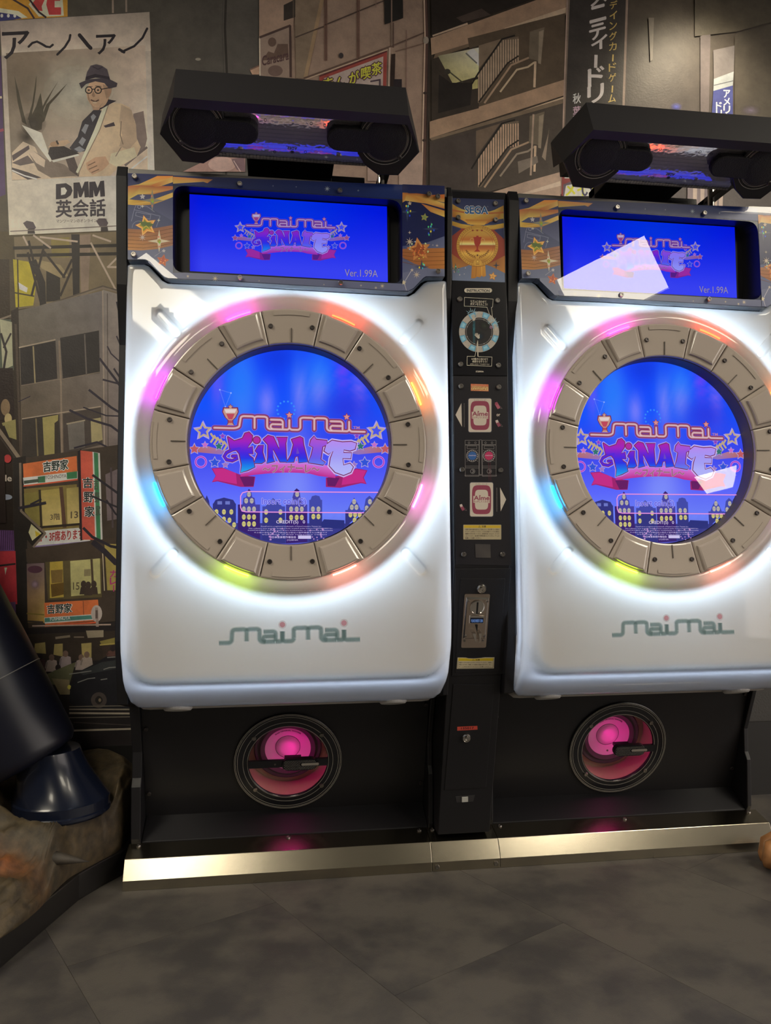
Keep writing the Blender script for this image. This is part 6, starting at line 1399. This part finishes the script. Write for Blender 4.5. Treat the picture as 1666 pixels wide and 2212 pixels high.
# rock: polar height field around the boot
from mathutils import noise as mnoise
BCX, BCY = -0.556, 0.25
M_ROCK, nt, b = nodemat('moulded_rock'); b.inputs['Roughness'].default_value = 0.62
at_ = nt.nodes.new('ShaderNodeAttribute'); at_.attribute_name = 'ink'
tc = nt.nodes.new('ShaderNodeTexCoord'); nz = nt.nodes.new('ShaderNodeTexNoise'); nz.inputs['Scale'].default_value = 45; nz.inputs['Detail'].default_value = 8
rp = nt.nodes.new('ShaderNodeValToRGB'); rp.color_ramp.elements[0].color = (0.45, 0.45, 0.45, 1); rp.color_ramp.elements[1].color = (1.5, 1.45, 1.3, 1); rp.color_ramp.elements[0].position = 0.3; rp.color_ramp.elements[1].position = 0.75
ml_ = nt.nodes.new('ShaderNodeMix'); ml_.data_type = 'RGBA'; ml_.blend_type = 'MULTIPLY'; ml_.inputs[0].default_value = 1.0
nt.links.new(tc.outputs['Object'], nz.inputs[0]); nt.links.new(nz.outputs[0], rp.inputs[0]); nt.links.new(at_.outputs['Color'], ml_.inputs[6]); nt.links.new(rp.outputs[0], ml_.inputs[7]); nt.links.new(ml_.outputs[2], b.inputs['Base Color'])
bp = nt.nodes.new('ShaderNodeBump'); bp.inputs['Strength'].default_value = 0.5; bp.inputs['Distance'].default_value = 0.006; nt.links.new(nz.outputs[0], bp.inputs['Height']); nt.links.new(bp.outputs[0], b.inputs['Normal'])
NA, NR = 140, 46
def edge_r(a):    # distance from the boot axis to the rock's outer edge
    d = Vector((math.cos(a), math.sin(a))); best = 0.62
    pl_ = [(-0.60, -0.26), (-0.515, 0.14), (-0.425, 0.30), (-0.415, 0.50), (-0.50, 0.585), (-1.5, 0.585), (-1.5, -0.26)]
    for i in range(len(pl_)):
        p0 = Vector(pl_[i])-Vector((BCX, BCY)); p1 = Vector(pl_[(i+1) % len(pl_)])-Vector((BCX, BCY)); e = p1-p0
        den = d.x*e.y-d.y*e.x
        if abs(den) > 1e-9:
            t = (p0.x*e.y-p0.y*e.x)/den; u = (p0.x*d.y-p0.y*d.x)/den
            if t > 0 and 0 <= u <= 1: best = min(best, t)
    return best
ER = [edge_r(2*PI*i/NA) for i in range(NA)]
ER = [sum(ER[(i+k) % NA] for k in range(-4, 5))/9 for i in range(NA)]
def bump_(x, y, cx, cy, L, Wd, ang, h):
    dx, dy = x-cx, y-cy; u = dx*math.cos(ang)+dy*math.sin(ang); v = -dx*math.sin(ang)+dy*math.cos(ang)
    return h*math.exp(-(u/L)**2-(v/Wd)**2)
V, Fc, Cl = [], [], []
for j in range(NR+1):
    for i in range(NA):
        a = 2*PI*i/NA; t = j/NR; re_ = ER[i]; ri = 0.085
        tt = min(1.0, t/0.86); r = ri+(re_-ri)*tt
        x, y = BCX+r*math.cos(a), BCY+r*math.sin(a)
        h = 0.186+0.048*sst(0.112, 0.150, r)                      # bowl for the boot, rim around it
        h -= 0.05*sst(0.60, 1.0, tt) if a > PI else 0.03*sst(0.75, 1.0, tt)
        h -= 0.105*sst(-0.09, -0.24, y-BCY)+0.04*sst(-0.24, -0.5, y-BCY)
        h += 0.02*sst(0.1, 0.3, y-BCY)
        h += bump_(x, y, -0.66, 0.065, 0.12, 0.022, 0.12, 0.030)+bump_(x, y, -0.70, 0.0, 0.10, 0.025, 0.25, 0.022)+bump_(x, y, -0.56, -0.06, 0.10, 0.02, -0.35, 0.016)+bump_(x, y, -0.66, -0.12, 0.12, 0.02, 0.2, 0.02)
        n_ = mnoise.fractal(Vector((x*9, y*9, 3.1)), 1.0, 2.0, 4); rg_ = mnoise.fractal(Vector((x*14+2*y, y*26, 7.7)), 1.0, 2.0, 3); h += 0.022*max(0, 0.5-abs(rg_))*sst(0.15, 0.25, r)*sst(0.05, -0.12, y-BCY); h += 0.016*n_*(0.35+0.65*sst(0.12, 0.2, r)) + 0.010*abs(math.sin(46*x+9*n_))*math.exp(-((y-0.07)/0.05)**2)
        if t > 0.86: k = (t-0.86)/0.14; h = h*(1-k)+0.060*k; x, y = BCX+(re_+0.006*math.sin(k*PI))*math.cos(a), BCY+(re_+0.006*math.sin(k*PI))*math.sin(a)
        V.append((x, y, max(0.0605, h)))
        c = mixc((70,58,42), (92,80,58), 0.5+0.5*n_); o_ = math.exp(-((y-0.02)/0.035)**2-((x+0.68)/0.12)**2); c = mixc(c, (150,76,30), min(0.75, o_)); c = mixc(c, (84,78,66), 0.6*math.exp(-((y-0.07)/0.03)**2))
        Cl.append((*lin(tuple(v*0.86 for v in c)), 1))
for j in range(NR):
    for i in range(NA): Fc.append((j*NA+i, j*NA+(i+1) % NA, (j+1)*NA+(i+1) % NA, (j+1)*NA+i))
Fc.append(tuple(range(NA-1, -1, -1)))
me = bpy.data.meshes.new('rock_base'); me.from_pydata(V, [], Fc); me.update()
ca = me.color_attributes.new('ink', 'FLOAT_COLOR', 'POINT'); ca.data.foreach_set('color', [x for c in Cl for x in c])
rk = link('rock_base', me, M_ROCK, stt, smooth=True); rk.matrix_parent_inverse = SI
# sculpted pointed root lying on the front rim, like a beak
mb = MB(); pth = [(-0.64, 0.075, 0.135), (-0.59, 0.078, 0.142), (-0.545, 0.083, 0.137), (-0.50, 0.09, 0.126), (-0.455, 0.10, 0.114)]
mb.tube(pth, [0.020, 0.021, 0.018, 0.011, 0.001], n=12)
bk = sb(mb, 'rock_spur', mat('spur_grey_brown', (0.045, 0.037, 0.028), 0.6, bump=1.0, bscale=50, var=0.4, vscale=30), smooth=True)
for pth, rr in (([(-0.86,0.03,0.115),(-0.76,0.035,0.150),(-0.69,0.055,0.172),(-0.63,0.075,0.165),(-0.58,0.09,0.15)],[0.022,0.026,0.024,0.02,0.008]),
                ([(-0.90,-0.02,0.105),(-0.80,-0.012,0.125),(-0.72,0.012,0.140),(-0.66,0.03,0.135)],[0.02,0.026,0.022,0.008]),
                ([(-0.80,0.075,0.165),(-0.72,0.085,0.195),(-0.67,0.105,0.20),(-0.64,0.12,0.19)],[0.018,0.022,0.018,0.006]),
                ([(-0.88,-0.07,0.09),(-0.76,-0.06,0.10),(-0.66,-0.03,0.098),(-0.58,0.0,0.088)],[0.014,0.018,0.016,0.006])):
    P_ = [Vector(q) for q in pth]; fine = []; fr2 = []
    for i in range(len(P_)-1):
        for k in range(6): t = k/6; fine.append(P_[i].lerp(P_[i+1], t)+Vector((0,0,0.005*math.sin(17*(i+t)*2)))); fr2.append((rr[i]*(1-t)+rr[i+1]*t)*(1+0.18*math.sin(23*(i+t))))
    fine.append(P_[-1]); fr2.append(rr[-1])
    sb(MB().tube(fine, fr2, n=12), 'rock_ridge', mat('ridge_grey_brown', (0.075, 0.060, 0.045), 0.6, bump=1.0, bscale=45, var=0.4, vscale=25), smooth=True)
# boot: flared cuff with a foot band
bz = 0.192
mb = MB().lathe([(0.001, -0.01), (0.112, -0.01), (0.1155, -0.005), (0.1155, 0.002), (0.1125, 0.005), (0.1125, 0.026), (0.1085, 0.030), (0.094, 0.066), (0.084, 0.095), (0.079, 0.12), (0.077, 0.145), (0.001, 0.15)], axis='z', n=64)
mb.v = [(x-0.32*max(0, z-0.03), y, z) for x, y, z in mb.v]
bt = sb(mb, 'boot', M_NAVYG, smooth=False, loc=None)
bt.location = (BCX, BCY, bz); bt.data.polygons.foreach_set('use_smooth', [True]*len(bt.data.polygons))
md = bt.modifiers.new('edge', 'EDGE_SPLIT'); md.split_angle = math.radians(28)
# leg: one tapering limb leaning out of frame
ax_ = Vector((-0.478, 0.0, 0.878)).normalized(); P0 = Vector((-0.636, 0.25, 0.318))
rings = []
up = Vector((0, 1, 0)); xx = ax_.cross(up).normalized(); yy = xx.cross(ax_).normalized()
for s_, r in ((-0.016, 0.085), (-0.012, 0.108), (0.0, 0.118), (0.015, 0.121), (0.10, 0.124), (0.25, 0.130), (0.42, 0.134), (0.58, 0.130), (0.70, 0.122), (0.80, 0.125), (0.95, 0.14), (1.1, 0.15)):
    rings.append([P0+ax_*s_+xx*r*math.cos(2*PI*k/48)+yy*r*0.96*math.sin(2*PI*k/48) for k in range(48)])
lg_ = sb(MB().loft(rings), 'leg', M_LEG, smooth=True)
sb(MB().tube([P0+ax_*0.20+xx*0.1289*math.cos(2*PI*k/48)+yy*0.1240*math.sin(2*PI*k/48) for k in range(48)], 0.0012, n=5, closed=True), 'leg_seam', mat('seam_grey', (0.16, 0.15, 0.15), 0.4))
# ================================================================== orange-brown sculpted paw at the right edge
paw = empty('sculpted_paw', (1.262, 0.085, 0.0)); paw.scale = (0.74, 0.74, 0.74); tag(paw, 'rounded orange brown sculpted toes at the right edge, in front of the step', 'sculpture')
M_PAW = mat('painted_orange_brown', (0.42, 0.19, 0.07), 0.5, bump=0.4, bscale=40, var=0.45, vscale=14)
mb = MB(); mb.sphere((0.06, 0.0, 0.062), 0.085, n=24, m=12, sc_=(1.15, 0.75, 0.70)); o = mb.build('foot', M_PAW, paw, smooth=True)
for y, x, r in ((-0.045, -0.035, 0.032), (0.0, -0.05, 0.036), (0.045, -0.03, 0.032)):
    mb = MB(); mb.tube([(0.06, y, 0.075), (0.02, y*1.1, 0.085), (x+0.012, y*1.2, 0.068), (x, y*1.2, 0.030), (x-0.004, y*1.2, 0.008)], [0.035, r, r*0.95, r*0.75, r*0.45], n=14); mb.build('toe', M_PAW, paw, smooth=True)
